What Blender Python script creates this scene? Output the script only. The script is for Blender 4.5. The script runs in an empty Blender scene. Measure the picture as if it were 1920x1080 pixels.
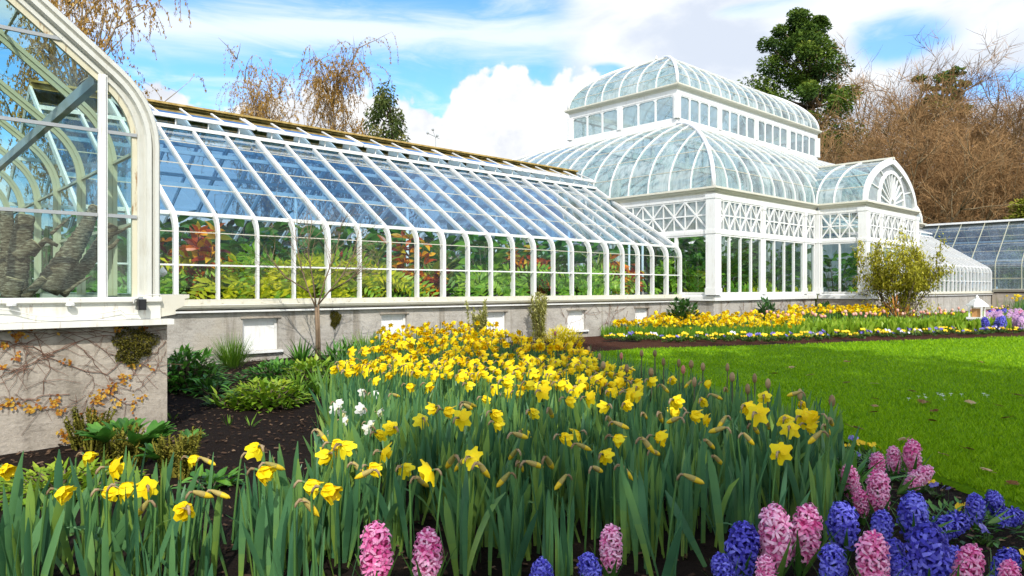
import bpy, bmesh, math, random
from mathutils import Vector, Matrix, noise as mnoise

sc = bpy.context.scene
COL = sc.collection
R = math.radians
# ------------------------------------------------------------------ camera
YAW = R(47.4)                       # viewing direction, counted from +X (the long eaves run along +X)
cam_d = bpy.data.cameras.new('camera')
cam_d.sensor_width = 36.0
cam_d.lens = 24.84
cam_d.clip_start = 0.05
cam_d.clip_end = 3000
cam = bpy.data.objects.new('camera', cam_d)
COL.objects.link(cam)
cam.location = (0, 0, 1.0)
cam.rotation_euler = (R(90), 0, YAW - R(90))
sc.camera = cam
VX, VY = math.cos(YAW), math.sin(YAW)          # forward
RX, RY = math.sin(YAW), -math.cos(YAW)         # right
FPX = 1325.0

def at(px, D, z=0.0):
    """ground position at picture column px and distance D along the view"""
    u = (px - 960) / FPX
    return Vector((D * (VX + RX * u), D * (VY + RY * u), z))

def gp(px, py, z=0.0):
    """point at height z seen at pixel (px, py)"""
    return at(px, (1.0 - z) * FPX / (py - 541.0), z)

def onY(px, Y):
    u = (px - 960) / FPX
    return Y * (VX + RX * u) / (VY + RY * u)

# ------------------------------------------------------------------ sun, sky
SUN_AZ, SUN_EL = R(238), R(43)
sun_vec = Vector((math.cos(SUN_AZ) * math.cos(SUN_EL), math.sin(SUN_AZ) * math.cos(SUN_EL), math.sin(SUN_EL)))
sd = bpy.data.lights.new('sun', 'SUN')
sd.energy = 3.15
sd.angle = R(0.5)
sd.color = (1.0, 0.955, 0.88)
sun = bpy.data.objects.new('sun', sd)
COL.objects.link(sun)
sun.rotation_euler = (-sun_vec).to_track_quat('-Z', 'Y').to_euler()

sc.view_settings.view_transform = 'Standard'
sc.view_settings.look = 'None'
sc.view_settings.exposure = 0.55
sc.view_settings.gamma = 1.0
sc.cycles.use_denoising = True
sc.cycles.max_bounces = 10
sc.cycles.diffuse_bounces = 3
sc.cycles.glossy_bounces = 3
sc.cycles.transmission_bounces = 4
sc.cycles.transparent_max_bounces = 28
sc.cycles.caustics_reflective = False
sc.cycles.caustics_refractive = False
sc.cycles.sample_clamp_indirect = 6.0

world = bpy.data.worlds.new('World')
sc.world = world
world.use_nodes = True

class NT:
    """small helper to write node graphs"""
    def __init__(s, tree):
        s.t = tree
        s.n = tree.nodes
    def node(s, typ, **kw):
        nd = s.n.new(typ)
        for k, v in kw.items():
            setattr(nd, k, v)
        return nd
    def link(s, a, b):
        s.t.links.new(a, b)
    def put(s, sock, v):
        if hasattr(v, 'is_output'):
            s.t.links.new(v, sock)
        elif isinstance(v, (tuple, list)) and len(v) == 3 and sock.type == 'RGBA':
            sock.default_value = (*v, 1)
        else:
            sock.default_value = v
    def math(s, op, a, b=0.0, c=0.0, clamp=False):
        nd = s.node('ShaderNodeMath', operation=op, use_clamp=clamp)
        s.put(nd.inputs[0], a); s.put(nd.inputs[1], b); s.put(nd.inputs[2], c)
        return nd.outputs[0]
    def dot(s, v, c):
        nd = s.node('ShaderNodeVectorMath', operation='DOT_PRODUCT')
        s.put(nd.inputs[0], v); nd.inputs[1].default_value = c
        return nd.outputs['Value']
    def mix(s, f, a, b, blend='MIX'):
        nd = s.node('ShaderNodeMix', data_type='RGBA', blend_type=blend)
        s.put(nd.inputs[0], f); s.put(nd.inputs[6], a); s.put(nd.inputs[7], b)
        return nd.outputs[2]
    def noise(s, vec, scale, detail=4, rough=0.55, dist=0.0):
        nd = s.node('ShaderNodeTexNoise')
        if vec is not None:
            s.put(nd.inputs['Vector'], vec)
        nd.inputs['Scale'].default_value = scale
        nd.inputs['Detail'].default_value = detail
        nd.inputs['Roughness'].default_value = rough
        nd.inputs['Distortion'].default_value = dist
        return nd.outputs['Fac']
    def sstep(s, x, lo, hi, a=0.0, b=1.0):
        nd = s.node('ShaderNodeMapRange', interpolation_type='SMOOTHSTEP')
        s.put(nd.inputs[0], x)
        for i, v in enumerate((lo, hi, a, b)):
            s.put(nd.inputs[i + 1], v)
        return nd.outputs[0]
    def ramp(s, x, pts, interp='LINEAR'):
        nd = s.node('ShaderNodeValToRGB')
        cr = nd.color_ramp
        cr.interpolation = interp
        while len(cr.elements) < len(pts):
            cr.elements.new(0.5)
        for e, (p, c) in zip(cr.elements, pts):
            e.position = p
            e.color = (*c, 1) if isinstance(c, (tuple, list)) else (c, c, c, 1)
        s.put(nd.inputs[0], x)
        return nd.outputs[0]
    def comb(s, x, y, z):
        nd = s.node('ShaderNodeCombineXYZ')
        s.put(nd.inputs[0], x); s.put(nd.inputs[1], y); s.put(nd.inputs[2], z)
        return nd.outputs[0]
    def mapping(s, vec, scale=(1, 1, 1), rot=(0, 0, 0), loc=(0, 0, 0)):
        nd = s.node('ShaderNodeMapping')
        s.put(nd.inputs[0], vec)
        nd.inputs['Scale'].default_value = scale
        nd.inputs['Rotation'].default_value = rot
        nd.inputs['Location'].default_value = loc
        return nd.outputs[0]

def build_world():
    w = NT(world.node_tree)
    w.n.clear()
    sky = w.node('ShaderNodeTexSky', sky_type='NISHITA', sun_disc=False)
    sky.sun_elevation = SUN_EL
    sky.sun_rotation = math.atan2(sun_vec.x, sun_vec.y)
    sky.air_density = 1.0
    sky.dust_density = 0.15
    sky.ozone_density = 2.2
    skyc = w.mix(1.0, sky.outputs[0], (0.78, 1.20, 1.55), 'MULTIPLY')
    tc = w.node('ShaderNodeTexCoord').outputs['Generated']
    # compass bearing and elevation of the looked-at point of the sky
    df = w.dot(tc, (VX, VY, 0)); dr = w.dot(tc, (RX, RY, 0)); dz = w.dot(tc, (0, 0, 1))
    az = w.math('ARCTAN2', dr, df)                           # 0 = north-east, + to the east
    hl = w.math('SQRT', w.math('ADD', w.math('MULTIPLY', df, df), w.math('MULTIPLY', dr, dr)))
    el = w.math('ARCTAN2', dz, hl)
    def A(px): return math.atan((px - 960) / FPX)
    def E(px, py): return math.atan((541 - py) / FPX * math.cos(A(px)))
    # upper outline of the cumulus bank
    prof = [(0, 250), (280, 150), (330, 152), (400, 205), (450, 185), (520, 160), (600, 140), (690, 152), (760, 178), (828, 205), (850, 150), (890, 130), (930, 112), (985, 118),
            (1003, 148), (1030, 152), (1052, 116), (1085, 112), (1125, 124), (1150, 150), (1240, 205), (1400, 260), (1920, 330)]
    a0, a1 = A(-100), A(2020)
    pts = [((A(p) - a0) / (a1 - a0), E(p, q) / 0.5) for p, q in prof]
    azn = w.math('DIVIDE', w.math('SUBTRACT', az, a0), a1 - a0)
    top = w.math('MULTIPLY', w.ramp(azn, pts, 'LINEAR'), 0.5)
    vec = w.comb(w.math('MULTIPLY', az, 1.0), el, 0.0)
    b1 = w.noise(vec, 22, 5, 0.55)
    vor = w.node('ShaderNodeTexVoronoi', feature='SMOOTH_F1')
    w.put(vor.inputs['Vector'], vec); vor.inputs['Scale'].default_value = 34; vor.inputs['Smoothness'].default_value = 0.35
    try:
        vor.inputs['Detail'].default_value = 2.5
    except Exception:
        pass
    bump = w.math('ADD', w.math('MULTIPLY', w.math('SUBTRACT', b1, 0.5), 0.055),
                  w.math('MULTIPLY', w.math('SUBTRACT', 0.4, vor.outputs['Distance']), 0.035))
    h = w.math('SUBTRACT', w.math('ADD', w.math('ADD', top, 0.012), bump), el)
    front = w.sstep(df, 0.0, 0.25)
    cumulus = w.math('MULTIPLY', w.sstep(h, -0.004, 0.012), front)
    softl = w.sstep(azn, 0.02, 0.14)                       # the bank is softer to the west
    cumulus = w.math('MAXIMUM', w.math('MULTIPLY', cumulus, softl), w.math('MULTIPLY', w.sstep(h, -0.03, 0.09), w.math('MULTIPLY', front, 0.8)))
    # thin streaks high up
    sv = w.mapping(vec, scale=(2.2, 11.0, 1), rot=(0, 0, R(9)))
    st = w.noise(sv, 2.3, 6, 0.6, 0.6)
    streaks = w.math('MULTIPLY', w.sstep(st, 0.47, 0.72), 0.5)
    # the broad band from the west that joins the eastern sheet
    bandc = w.math('SUBTRACT', el, w.ramp(azn, [((A(300) - a0) / (a1 - a0), E(300, 20) / 0.5), ((A(640) - a0) / (a1 - a0), E(640, 52) / 0.5),
                                            ((A(900) - a0) / (a1 - a0), E(900, 78) / 0.5), ((A(1100) - a0) / (a1 - a0), E(1100, 70) / 0.5)]) if False else 0.0)
    bt = w.ramp(azn, [((A(250) - a0) / (a1 - a0), E(250, 45) / 0.5), ((A(640) - a0) / (a1 - a0), E(640, 55) / 0.5),
                      ((A(900) - a0) / (a1 - a0), E(900, 72) / 0.5), ((A(1150) - a0) / (a1 - a0), E(1150, 55) / 0.5)])
    bd = w.math('ABSOLUTE', w.math('SUBTRACT', el, w.math('MULTIPLY', bt, 0.5)))
    bdn = w.math('ADD', bd, w.math('MULTIPLY', w.math('SUBTRACT', st, 0.5), 0.07))
    band = w.math('MULTIPLY', w.sstep(bdn, 0.042, 0.0), 0.8)
    # eastern grey-white sheet with blue holes
    n2 = w.noise(w.mapping(vec, scale=(1.0, 1.9, 1)), 5.2, 6, 0.55, 0.3)
    east = w.sstep(azn, (A(1010) - a0) / (a1 - a0), (A(1120) - a0) / (a1 - a0))
    def hole(px, py, rx, ry):
        hx = w.math('DIVIDE', w.math('SUBTRACT', az, A(px)), rx)
        hy = w.math('DIVIDE', w.math('SUBTRACT', el, E(px, py)), ry)
        d = w.math('SQRT', w.math('ADD', w.math('MULTIPLY', hx, hx), w.math('MULTIPLY', hy, hy)))
        d = w.math('ADD', d, w.math('MULTIPLY', w.math('SUBTRACT', n2, 0.5), 2.2))
        return w.sstep(d, 1.15, 0.45)
    holes = w.math('MAXIMUM', hole(1690, 75, 0.062, 0.030), hole(1880, 160, 0.095, 0.024))
    holes = w.math('MAXIMUM', holes, hole(1130, 133, 0.030, 0.010))
    holes = w.math('MAXIMUM', holes, hole(1420, 20, 0.07, 0.012))
    sheet = w.math('MULTIPLY', w.math('MULTIPLY', w.math('MULTIPLY', east, front), w.sstep(el, 0.40, 0.62, 1.0, 0.25)), w.math('SUBTRACT', 1.0, w.math('MULTIPLY', holes, 0.92)))
    # the sky behind and overhead: unseen cloud cover, widened to raise the ambient light
    dzc = w.math('MAXIMUM', dz, 0.08)
    pl = w.node('ShaderNodeVectorMath', operation='DIVIDE')
    w.put(pl.inputs[0], tc); w.put(pl.inputs[1], w.comb(dzc, dzc, dzc))
    back = w.math('MULTIPLY', w.sstep(w.noise(pl.outputs[0], 1.1, 6, 0.6), 0.36, 0.56), w.math('SUBTRACT', 1.0, front))
    thin = w.math('MAXIMUM', w.math('MULTIPLY', w.math('MAXIMUM', streaks, band), w.math('MULTIPLY', front, w.sstep(el, 0.40, 0.60, 1.0, 0.12))), back)
    thick = w.math('MAXIMUM', cumulus, sheet)
    # brightness: white tops, faint grey bellies
    b3 = w.noise(vec, 9, 6, 0.6)
    shade_c = w.math('MULTIPLY', w.sstep(h, 0.0, 0.22), 0.1)
    cum_col = w.mix(w.math('MULTIPLY', w.sstep(b3, 0.44, 0.66), 0.7), (5.6, 5.65, 5.7), (3.9, 4.15, 4.7))
    sheet_col = w.mix(w.sstep(n2, 0.36, 0.62), (5.7, 5.85, 6.05), (4.0, 4.4, 5.1))
    # darker patch beside the bank
    c = w.mix(thin, skyc, w.mix(front, (10.5, 10.2, 9.6), (5.7, 6.0, 6.4)))  # rear clouds made brighter than the front ones to light the foreground
    c = w.mix(sheet, c, sheet_col)
    c = w.mix(cumulus, c, cum_col)
    bg = w.node('ShaderNodeBackground')
    w.put(bg.inputs['Color'], c)
    bg.inputs['Strength'].default_value = 0.13
    out = w.node('ShaderNodeOutputWorld')
    w.link(bg.outputs[0], out.inputs[0])
build_world()

# ------------------------------------------------------------------ mesh building
def nrm(v):
    return v.normalized() if v.length > 1e-9 else Vector((0, 0, 1))

ORG = {}
class MB:
    def __init__(s):
        s.v, s.f, s.m, s.t = [], [], [], []
    def add(s, vs, fs, m=0, t=0.5):
        o = len(s.v)
        s.v.extend(vs)
        for f in fs:
            s.f.append([i + o for i in f]); s.m.append(m); s.t.append(t)
    def box(s, x0, x1, y0, y1, z0, z1, m=0, t=0.5):
        s.add([(x0, y0, z0), (x1, y0, z0), (x1, y1, z0), (x0, y1, z0), (x0, y0, z1), (x1, y0, z1), (x1, y1, z1), (x0, y1, z1)],
              [(3, 2, 1, 0), (4, 5, 6, 7), (0, 1, 5, 4), (1, 2, 6, 5), (2, 3, 7, 6), (3, 0, 4, 7)], m, t)
    def bar(s, p, q, w, h, up=(0, 0, 1), m=0, t=0.5):
        p, q = Vector(p), Vector(q)
        d = nrm(q - p); u = Vector(up)
        a = d.cross(u)
        if a.length < 1e-4:
            a = d.cross(Vector((1, 0, 0)))
        a.normalize(); b = a.cross(d).normalized()
        a = a * w / 2; b = b * h / 2
        vs = [tuple(e + sa * a + sb * b) for e in (p, q) for sa, sb in ((-1, -1), (1, -1), (1, 1), (-1, 1))]
        s.add(vs, [(3, 2, 1, 0), (4, 5, 6, 7), (0, 1, 5, 4), (1, 2, 6, 5), (2, 3, 7, 6), (3, 0, 4, 7)], m, t)
    def tube(s, pts, rad, n=6, m=0, t=0.5, cap=True):
        pts = [Vector(p) for p in pts]
        if not hasattr(rad, '__len__'):
            rad = [rad] * len(pts)
        vs, fs = [], []
        ref = None
        for i, p in enumerate(pts):
            d = nrm((pts[min(i + 1, len(pts) - 1)] - pts[max(i - 1, 0)]))
            if ref is None:
                ref = d.cross(Vector((0.3, 0.9, 0.2)))
                if ref.length < 1e-3: ref = d.cross(Vector((1, 0, 0)))
            a = nrm(ref - d * ref.dot(d)); ref = a
            b = d.cross(a)
            for k in range(n):
                c = 2 * math.pi * k / n
                vs.append(tuple(p + (a * math.cos(c) + b * math.sin(c)) * rad[i]))
        for i in range(len(pts) - 1):
            for k in range(n):
                fs.append((i * n + k, i * n + (k + 1) % n, (i + 1) * n + (k + 1) % n, (i + 1) * n + k))
        if cap and n > 2:
            fs.append(tuple(range(n))[::-1]); fs.append(tuple((len(pts) - 1) * n + k for k in range(n)))
        s.add(vs, fs, m, t)
    def ribbon(s, pts, wid, side, m=0, t=0.5):
        """flat strip along pts; side is the across direction"""
        vs, fs = [], []
        for p, w_ in zip(pts, wid):
            vs.append(tuple(p - side * w_)); vs.append(tuple(p + side * w_))
        for i in range(len(pts) - 1):
            fs.append((2 * i, 2 * i + 1, 2 * i + 3, 2 * i + 2))
        s.add(vs, fs, m, t)
    def leaf(s, base, d, L, W, droop=0.3, segs=4, m=0, t=0.5, fold=0.25, shape=0.7, tip=0.06, up=Vector((0, 0, 1))):
        """blade with a folded midrib that starts along d and droops"""
        d = nrm(Vector(d)); p = Vector(base)
        side = d.cross(up)
        if side.length < 1e-3:
            side = d.cross(Vector((random.random() - .5, random.random() - .5, .1)))
        side.normalize()
        vs, fs = [], []
        for i in range(segs + 1):
            f = i / segs
            if shape == 'strap':
                w_ = W * 0.5 * (min(1, .55 + .9 * f) if f < .7 else max(.12, math.sqrt(max(0, 1 - ((f - .7) / .3) ** 2))))
            else:
                w_ = W * 0.5 * max(tip if i else tip * 2, math.sin(math.pi * min(1, f ** shape)) if i < segs else tip)
            nu = nrm(side.cross(d))
            vs += [tuple(p - side * w_ + nu * w_ * fold), tuple(p), tuple(p + side * w_ + nu * w_ * fold)]
            if i < segs:
                p = p + d * (L / segs)
                d = nrm(d + Vector((0, 0, -droop / segs * (0.5 + f))))
        for i in range(segs):
            a = 3 * i
            fs += [(a, a + 1, a + 4, a + 3), (a + 1, a + 2, a + 5, a + 4)]
        if shape == 'strap':                            # paler towards the leaf base
            o = len(s.v); s.v.extend(vs)
            for q, f_ in enumerate(fs):
                s.f.append([i + o for i in f_]); s.m.append(m); s.t.append(min(1, t + .75 * max(0, .45 - (q // 2) / segs)))
        else:
            s.add(vs, fs, m, t)
    def quad(s, c, a, b, m=0, t=0.5):
        c = Vector(c)
        s.add([tuple(c - a - b), tuple(c + a - b), tuple(c + a + b), tuple(c - a + b)], [(0, 1, 2, 3)], m, t)
    def lathe(s, prof, n=12, c=(0, 0, 0), m=0, t=0.5, M=None, frill=None):
        vs, fs = [], []
        for i, (r, z) in enumerate(prof):
            for k in range(n):
                a = 2 * math.pi * k / n
                rr = r * (1 + (frill if frill and i == len(prof) - 1 and k % 2 else 0))
                p = Vector((rr * math.cos(a), rr * math.sin(a), z))
                if M is not None: p = M @ p
                vs.append((p.x + c[0], p.y + c[1], p.z + c[2]))
        for i in range(len(prof) - 1):
            for k in range(n):
                fs.append((i * n + k, i * n + (k + 1) % n, (i + 1) * n + (k + 1) % n, (i + 1) * n + k))
        s.add(vs, fs, m, t)
    def sweep(s, path, sec, B, closed=False, m=0, t=0.5, caps=True):
        """cross-section sec of (across, along B) points swept along a planar path; across = tangent x B"""
        path = [Vector(p) for p in path]; B = Vector(B)
        n, k = len(path), len(sec)
        vs, fs = [], []
        for i, p in enumerate(path):
            if closed:
                t1 = nrm(p - path[i - 1]); t2 = nrm(path[(i + 1) % n] - p)
            else:
                t1 = nrm(p - path[i - 1]) if i else nrm(path[1] - p)
                t2 = nrm(path[i + 1] - p) if i < n - 1 else t1
            n1, n2 = t1.cross(B), t2.cross(B)
            nn = nrm(n1 + n2)
            nn = nn / max(0.35, nn.dot(n1))
            for a, b in sec:
                vs.append(tuple(p + nn * a + B * b))
        for i in range(n if closed else n - 1):
            j = (i + 1) % n
            for q in range(k):
                r = (q + 1) % k
                fs.append((i * k + q, i * k + r, j * k + r, j * k + q))
        if caps and not closed:
            fs.append(tuple(range(k))[::-1]); fs.append(tuple((n - 1) * k + q for q in range(k)))
        s.add(vs, fs, m, t)
    def mesh(s, name, mats, smooth=False, off=None):
        me = bpy.data.meshes.new(name)
        vs = s.v
        if off is not None and off.length > 0:
            vs = [(v[0] - off.x, v[1] - off.y, v[2] - off.z) for v in vs]
        me.from_pydata([tuple(v) for v in vs], [], s.f)
        if not isinstance(mats, (list, tuple)): mats = [mats]
        for mt in mats: me.materials.append(mt)
        me.polygons.foreach_set('material_index', s.m)
        at_ = me.attributes.new('tint', 'FLOAT', 'FACE')
        at_.data.foreach_set('value', s.t)
        if smooth:
            me.polygons.foreach_set('use_smooth', [True] * len(me.polygons))
        me.update()
        return me
    def build(s, name, mats, parent=None, smooth=False, local=False):
        """link as one mesh object; vertices are world positions unless local"""
        off = Vector((0, 0, 0)) if (local or parent is None) else ORG.get(parent.name, Vector((0, 0, 0)))
        o = bpy.data.objects.new(name, s.mesh(name, mats, smooth, off))
        COL.objects.link(o)
        if parent is not None:
            o.parent = parent
            ORG[o.name] = off
        return o

def tag(o, label=None, cat=None, group=None, kind=None):
    if label: o['label'] = label
    if cat: o['category'] = cat
    if group: o['group'] = group
    if kind: o['kind'] = kind
    return o

def thing(name, loc, label, cat, group=None, rz=0.0):
    o = bpy.data.objects.new(name, None)
    COL.objects.link(o)
    o.location = loc
    o.rotation_euler = (0, 0, rz)
    o.empty_display_size = 0.1
    ORG[o.name] = Vector(loc)
    return tag(o, label, cat, group)

KIDS = {}
def kids(o):
    return list(o.children)

def dup(o, loc=None, rz=None, parent=None, label=None, group=None, scale=None, rot=None):
    c = o.copy(); COL.objects.link(c)
    if parent is not None: c.parent = parent
    for ch in kids(o):
        dup(ch, parent=c)
    if loc is not None: c.location = loc
    if rz is not None: c.rotation_euler = (0, 0, rz)
    if rot is not None: c.rotation_euler = rot
    if scale is not None: c.scale = (scale, scale, scale) if not hasattr(scale, '__len__') else scale
    if label: c['label'] = label
    if group: c['group'] = group
    return c

def inpoly(x, y, P):
    r = False
    for i in range(len(P)):
        x0, y0 = P[i][0], P[i][1]; x1, y1 = P[i - 1][0], P[i - 1][1]
        if (y0 > y) != (y1 > y) and x < (x1 - x0) * (y - y0) / (y1 - y0) + x0:
            r = not r
    return r

def scatter(P, n, seed):
    rnd = random.Random(seed)
    xs = [p[0] for p in P]; ys = [p[1] for p in P]
    out = []
    tries = 0
    while len(out) < n and tries < n * 60:
        tries += 1
        x = rnd.uniform(min(xs), max(xs)); y = rnd.uniform(min(ys), max(ys))
        if inpoly(x, y, P): out.append((x, y))
    return out

# ------------------------------------------------------------------ materials
def newmat(name):
    m = bpy.data.materials.new(name)
    m.use_nodes = True
    nt = NT(m.node_tree)
    b = m.node_tree.nodes['Principled BSDF']
    return m, nt, b

def coords(nt):
    return nt.node('ShaderNodeTexCoord').outputs['Object']

def paint(name, col, dirt=(0.45, 0.40, 0.30), amount=0.25, rough=0.45, rust=None, scale=3.0):
    m, nt, b = newmat(name)
    co = coords(nt)
    n1 = nt.noise(co, scale, 6, 0.65)
    n2 = nt.noise(nt.mapping(co, scale=(9, 9, 1.2)), 2.0, 5, 0.6)
    f = nt.math('MULTIPLY', nt.sstep(nt.math('MULTIPLY', nt.math('ADD', n1, n2), 0.5), 0.50, 0.72), amount)
    c = nt.mix(f, col, dirt)
    if rust:
        n3 = nt.noise(nt.mapping(co, scale=(30, 30, 5)), 1.0, 6, 0.7)
        c = nt.mix(nt.math('MULTIPLY', nt.sstep(n3, 0.56, 0.66), rust), c, (0.26, 0.12, 0.03))
    nt.put(b.inputs['Base Color'], c)
    nt.put(b.inputs['Roughness'], nt.sstep(n1, 0.3, 0.7, rough - 0.1, rough + 0.15))
    bp = nt.node('ShaderNodeBump'); bp.inputs['Strength'].default_value = 0.08; bp.inputs['Distance'].default_value = 0.01
    nt.put(bp.inputs['Height'], nt.noise(co, 40, 3)); nt.link(bp.outputs[0], b.inputs['Normal'])
    return m

def leafmat(name, stops, trans=0.35, rough=0.45, rndamp=0.35, spec=0.35, nscale=6.0):
    """stops: colour ramp over a mix of per-leaf tint, per-object random and noise"""
    m = bpy.data.materials.new(name); m.use_nodes = True
    nt = NT(m.node_tree); nt.n.clear()
    at_ = nt.node('ShaderNodeAttribute', attribute_name='tint').outputs['Fac']
    oi = nt.node('ShaderNodeObjectInfo').outputs['Random']
    co = coords(nt)
    x = nt.math('ADD', at_, nt.math('MULTIPLY', nt.math('SUBTRACT', oi, 0.5), rndamp))
    x = nt.math('ADD', x, nt.math('MULTIPLY', nt.math('SUBTRACT', nt.noise(co, nscale, 3), 0.5), 0.5))
    col = nt.ramp(x, stops)
    pb = nt.node('ShaderNodeBsdfPrincipled')
    nt.put(pb.inputs['Base Color'], col); pb.inputs['Roughness'].default_value = rough
    pb.inputs['Specular IOR Level'].default_value = spec
    tr = nt.node('ShaderNodeBsdfTranslucent'); nt.put(tr.inputs[0], col)
    mx = nt.node('ShaderNodeMixShader'); mx.inputs[0].default_value = trans
    nt.link(pb.outputs[0], mx.inputs[1]); nt.link(tr.outputs[0], mx.inputs[2])
    o = nt.node('ShaderNodeOutputMaterial'); nt.link(mx.outputs[0], o.inputs[0])
    return m

def glassmat(name, tint=(0.93, 0.97, 0.96), refl=1.0, milk=0.0, milkcol=(0.62, 0.72, 0.72), streak=(14, 14, 1.0), milkvar=0.5, rough=0.02, dirt=0.06, cell=None):
    """thin pane: tinted see-through, fresnel reflection and a film of dirt or shading wash"""
    m = bpy.data.materials.new(name); m.use_nodes = True
    nt = NT(m.node_tree); nt.n.clear()
    co = coords(nt)
    tr = nt.node('ShaderNodeBsdfTransparent'); nt.put(tr.inputs[0], tint)
    gl = nt.node('ShaderNodeBsdfGlossy'); gl.inputs['Roughness'].default_value = rough
    bp = nt.node('ShaderNodeBump'); bp.inputs['Strength'].default_value = 0.04; bp.inputs['Distance'].default_value = 0.02
    nt.put(bp.inputs['Height'], nt.noise(co, 1.6, 2)); nt.link(bp.outputs[0], gl.inputs['Normal'])
    lw = nt.node('ShaderNodeLayerWeight'); lw.inputs[0].default_value = 0.5
    f = nt.math('MULTIPLY', nt.math('ADD', nt.math('MULTIPLY', nt.math('POWER', lw.outputs['Facing'], 4.0), 0.85), 0.075), refl, clamp=True)
    df = nt.node('ShaderNodeBsdfDiffuse'); nt.put(df.inputs[0], milkcol)
    tl = nt.node('ShaderNodeBsdfTranslucent'); nt.put(tl.inputs[0], milkcol)
    dm = nt.node('ShaderNodeMixShader'); dm.inputs[0].default_value = 0.45
    nt.link(df.outputs[0], dm.inputs[1]); nt.link(tl.outputs[0], dm.inputs[2])
    n1 = nt.noise(nt.mapping(co, scale=streak), 1.0, 5, 0.6)
    n2 = nt.noise(co, 1.3, 4, 0.6)
    if milk > 0:
        mf = nt.math('MULTIPLY', nt.sstep(nt.math('ADD', nt.math('MULTIPLY', n1, 0.6), nt.math('MULTIPLY', n2, 0.4)), 0.36, 0.60, 1 - milkvar, 1.0), milk)
    else:
        mf = nt.math('MULTIPLY', nt.sstep(nt.math('ADD', nt.math('MULTIPLY', n1, 0.5), nt.math('MULTIPLY', n2, 0.5)), 0.45, 0.75), dirt)
    if cell:                                            # every pane was washed a little differently
        fl_ = nt.node('ShaderNodeVectorMath', operation='FLOOR'); nt.put(fl_.inputs[0], nt.mapping(co, scale=cell))
        wn = nt.node('ShaderNodeTexWhiteNoise'); nt.link(fl_.outputs[0], wn.inputs['Vector'])
        mf = nt.math('MULTIPLY', mf, nt.sstep(wn.outputs['Value'], 0.0, 1.0, 0.45, 1.1), clamp=True)
    m1 = nt.node('ShaderNodeMixShader'); nt.put(m1.inputs[0], mf)
    nt.link(tr.outputs[0], m1.inputs[1]); nt.link(dm.outputs[0], m1.inputs[2])
    m2 = nt.node('ShaderNodeMixShader'); nt.put(m2.inputs[0], f)
    nt.link(m1.outputs[0], m2.inputs[1]); nt.link(gl.outputs[0], m2.inputs[2])
    o = nt.node('ShaderNodeOutputMaterial'); nt.link(m2.outputs[0], o.inputs[0])
    return m

def simple(name, stops, scale=8.0, rough=0.8, bump=0.3, stretch=(1, 1, 1), detail=6, bdist=0.02):
    m, nt, b = newmat(name)
    co = nt.mapping(coords(nt), scale=stretch)
    n1 = nt.noise(co, scale, detail, 0.65)
    at_ = nt.node('ShaderNodeAttribute', attribute_name='tint').outputs['Fac']
    x = nt.math('ADD', nt.math('MULTIPLY', n1, 0.8), nt.math('MULTIPLY', nt.math('SUBTRACT', at_, 0.3), 0.5))
    nt.put(b.inputs['Base Color'], nt.ramp(x, stops))
    b.inputs['Roughness'].default_value = rough
    b.inputs['Specular IOR Level'].default_value = 0.12 if rough > 0.8 else 0.4
    if bump:
        bp = nt.node('ShaderNodeBump'); bp.inputs['Strength'].default_value = bump; bp.inputs['Distance'].default_value = bdist
        nt.put(bp.inputs['Height'], nt.noise(co, scale * 3, 5, 0.7)); nt.link(bp.outputs[0], b.inputs['Normal'])
    return m

def concrete(name, light=(0.50, 0.47, 0.41), dark=(0.27, 0.25, 0.21)):
    m, nt, b = newmat(name)
    co = coords(nt)
    n1 = nt.noise(co, 2.2, 6, 0.6); n2 = nt.noise(co, 34, 5, 0.75)
    n3 = nt.noise(nt.mapping(co, scale=(3.5, 3.5, 14)), 1.0, 5, 0.65)
    drip = nt.noise(nt.mapping(co, scale=(5, 5, 0.5)), 1.0, 4, 0.6)
    x = nt.math('ADD', nt.math('MULTIPLY', n1, 0.45), nt.math('ADD', nt.math('MULTIPLY', n2, 0.30), nt.math('MULTIPLY', n3, 0.25)))
    c = nt.ramp(x, [(0.39, dark), (0.48, tuple(a * .62 + b_ * .38 for a, b_ in zip(light, dark))), (0.57, light)])
    pit = nt.noise(co, 70, 3, 0.7)
    c = nt.mix(nt.math('MULTIPLY', nt.sstep(pit, 0.60, 0.72), 0.5), c, (0.11, 0.09, 0.07))
    c = nt.mix(nt.math('MULTIPLY', nt.sstep(drip, 0.51, 0.66), 0.7), c, (0.20, 0.17, 0.13))
    c = nt.mix(nt.math('MULTIPLY', nt.sstep(nt.noise(co, 1.1, 5, 0.6), 0.55, 0.70), 0.30), c, (0.30, 0.24, 0.14))
    nt.put(b.inputs['Base Color'], c)
    b.inputs['Roughness'].default_value = 0.9
    bp = nt.node('ShaderNodeBump'); bp.inputs['Strength'].default_value = 0.7; bp.inputs['Distance'].default_value = 0.02
    nt.put(bp.inputs['Height'], nt.math('ADD', nt.math('MULTIPLY', n2, 0.5), nt.math('MULTIPLY', n3, 0.6))); nt.link(bp.outputs[0], b.inputs['Normal'])
    return m

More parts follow.
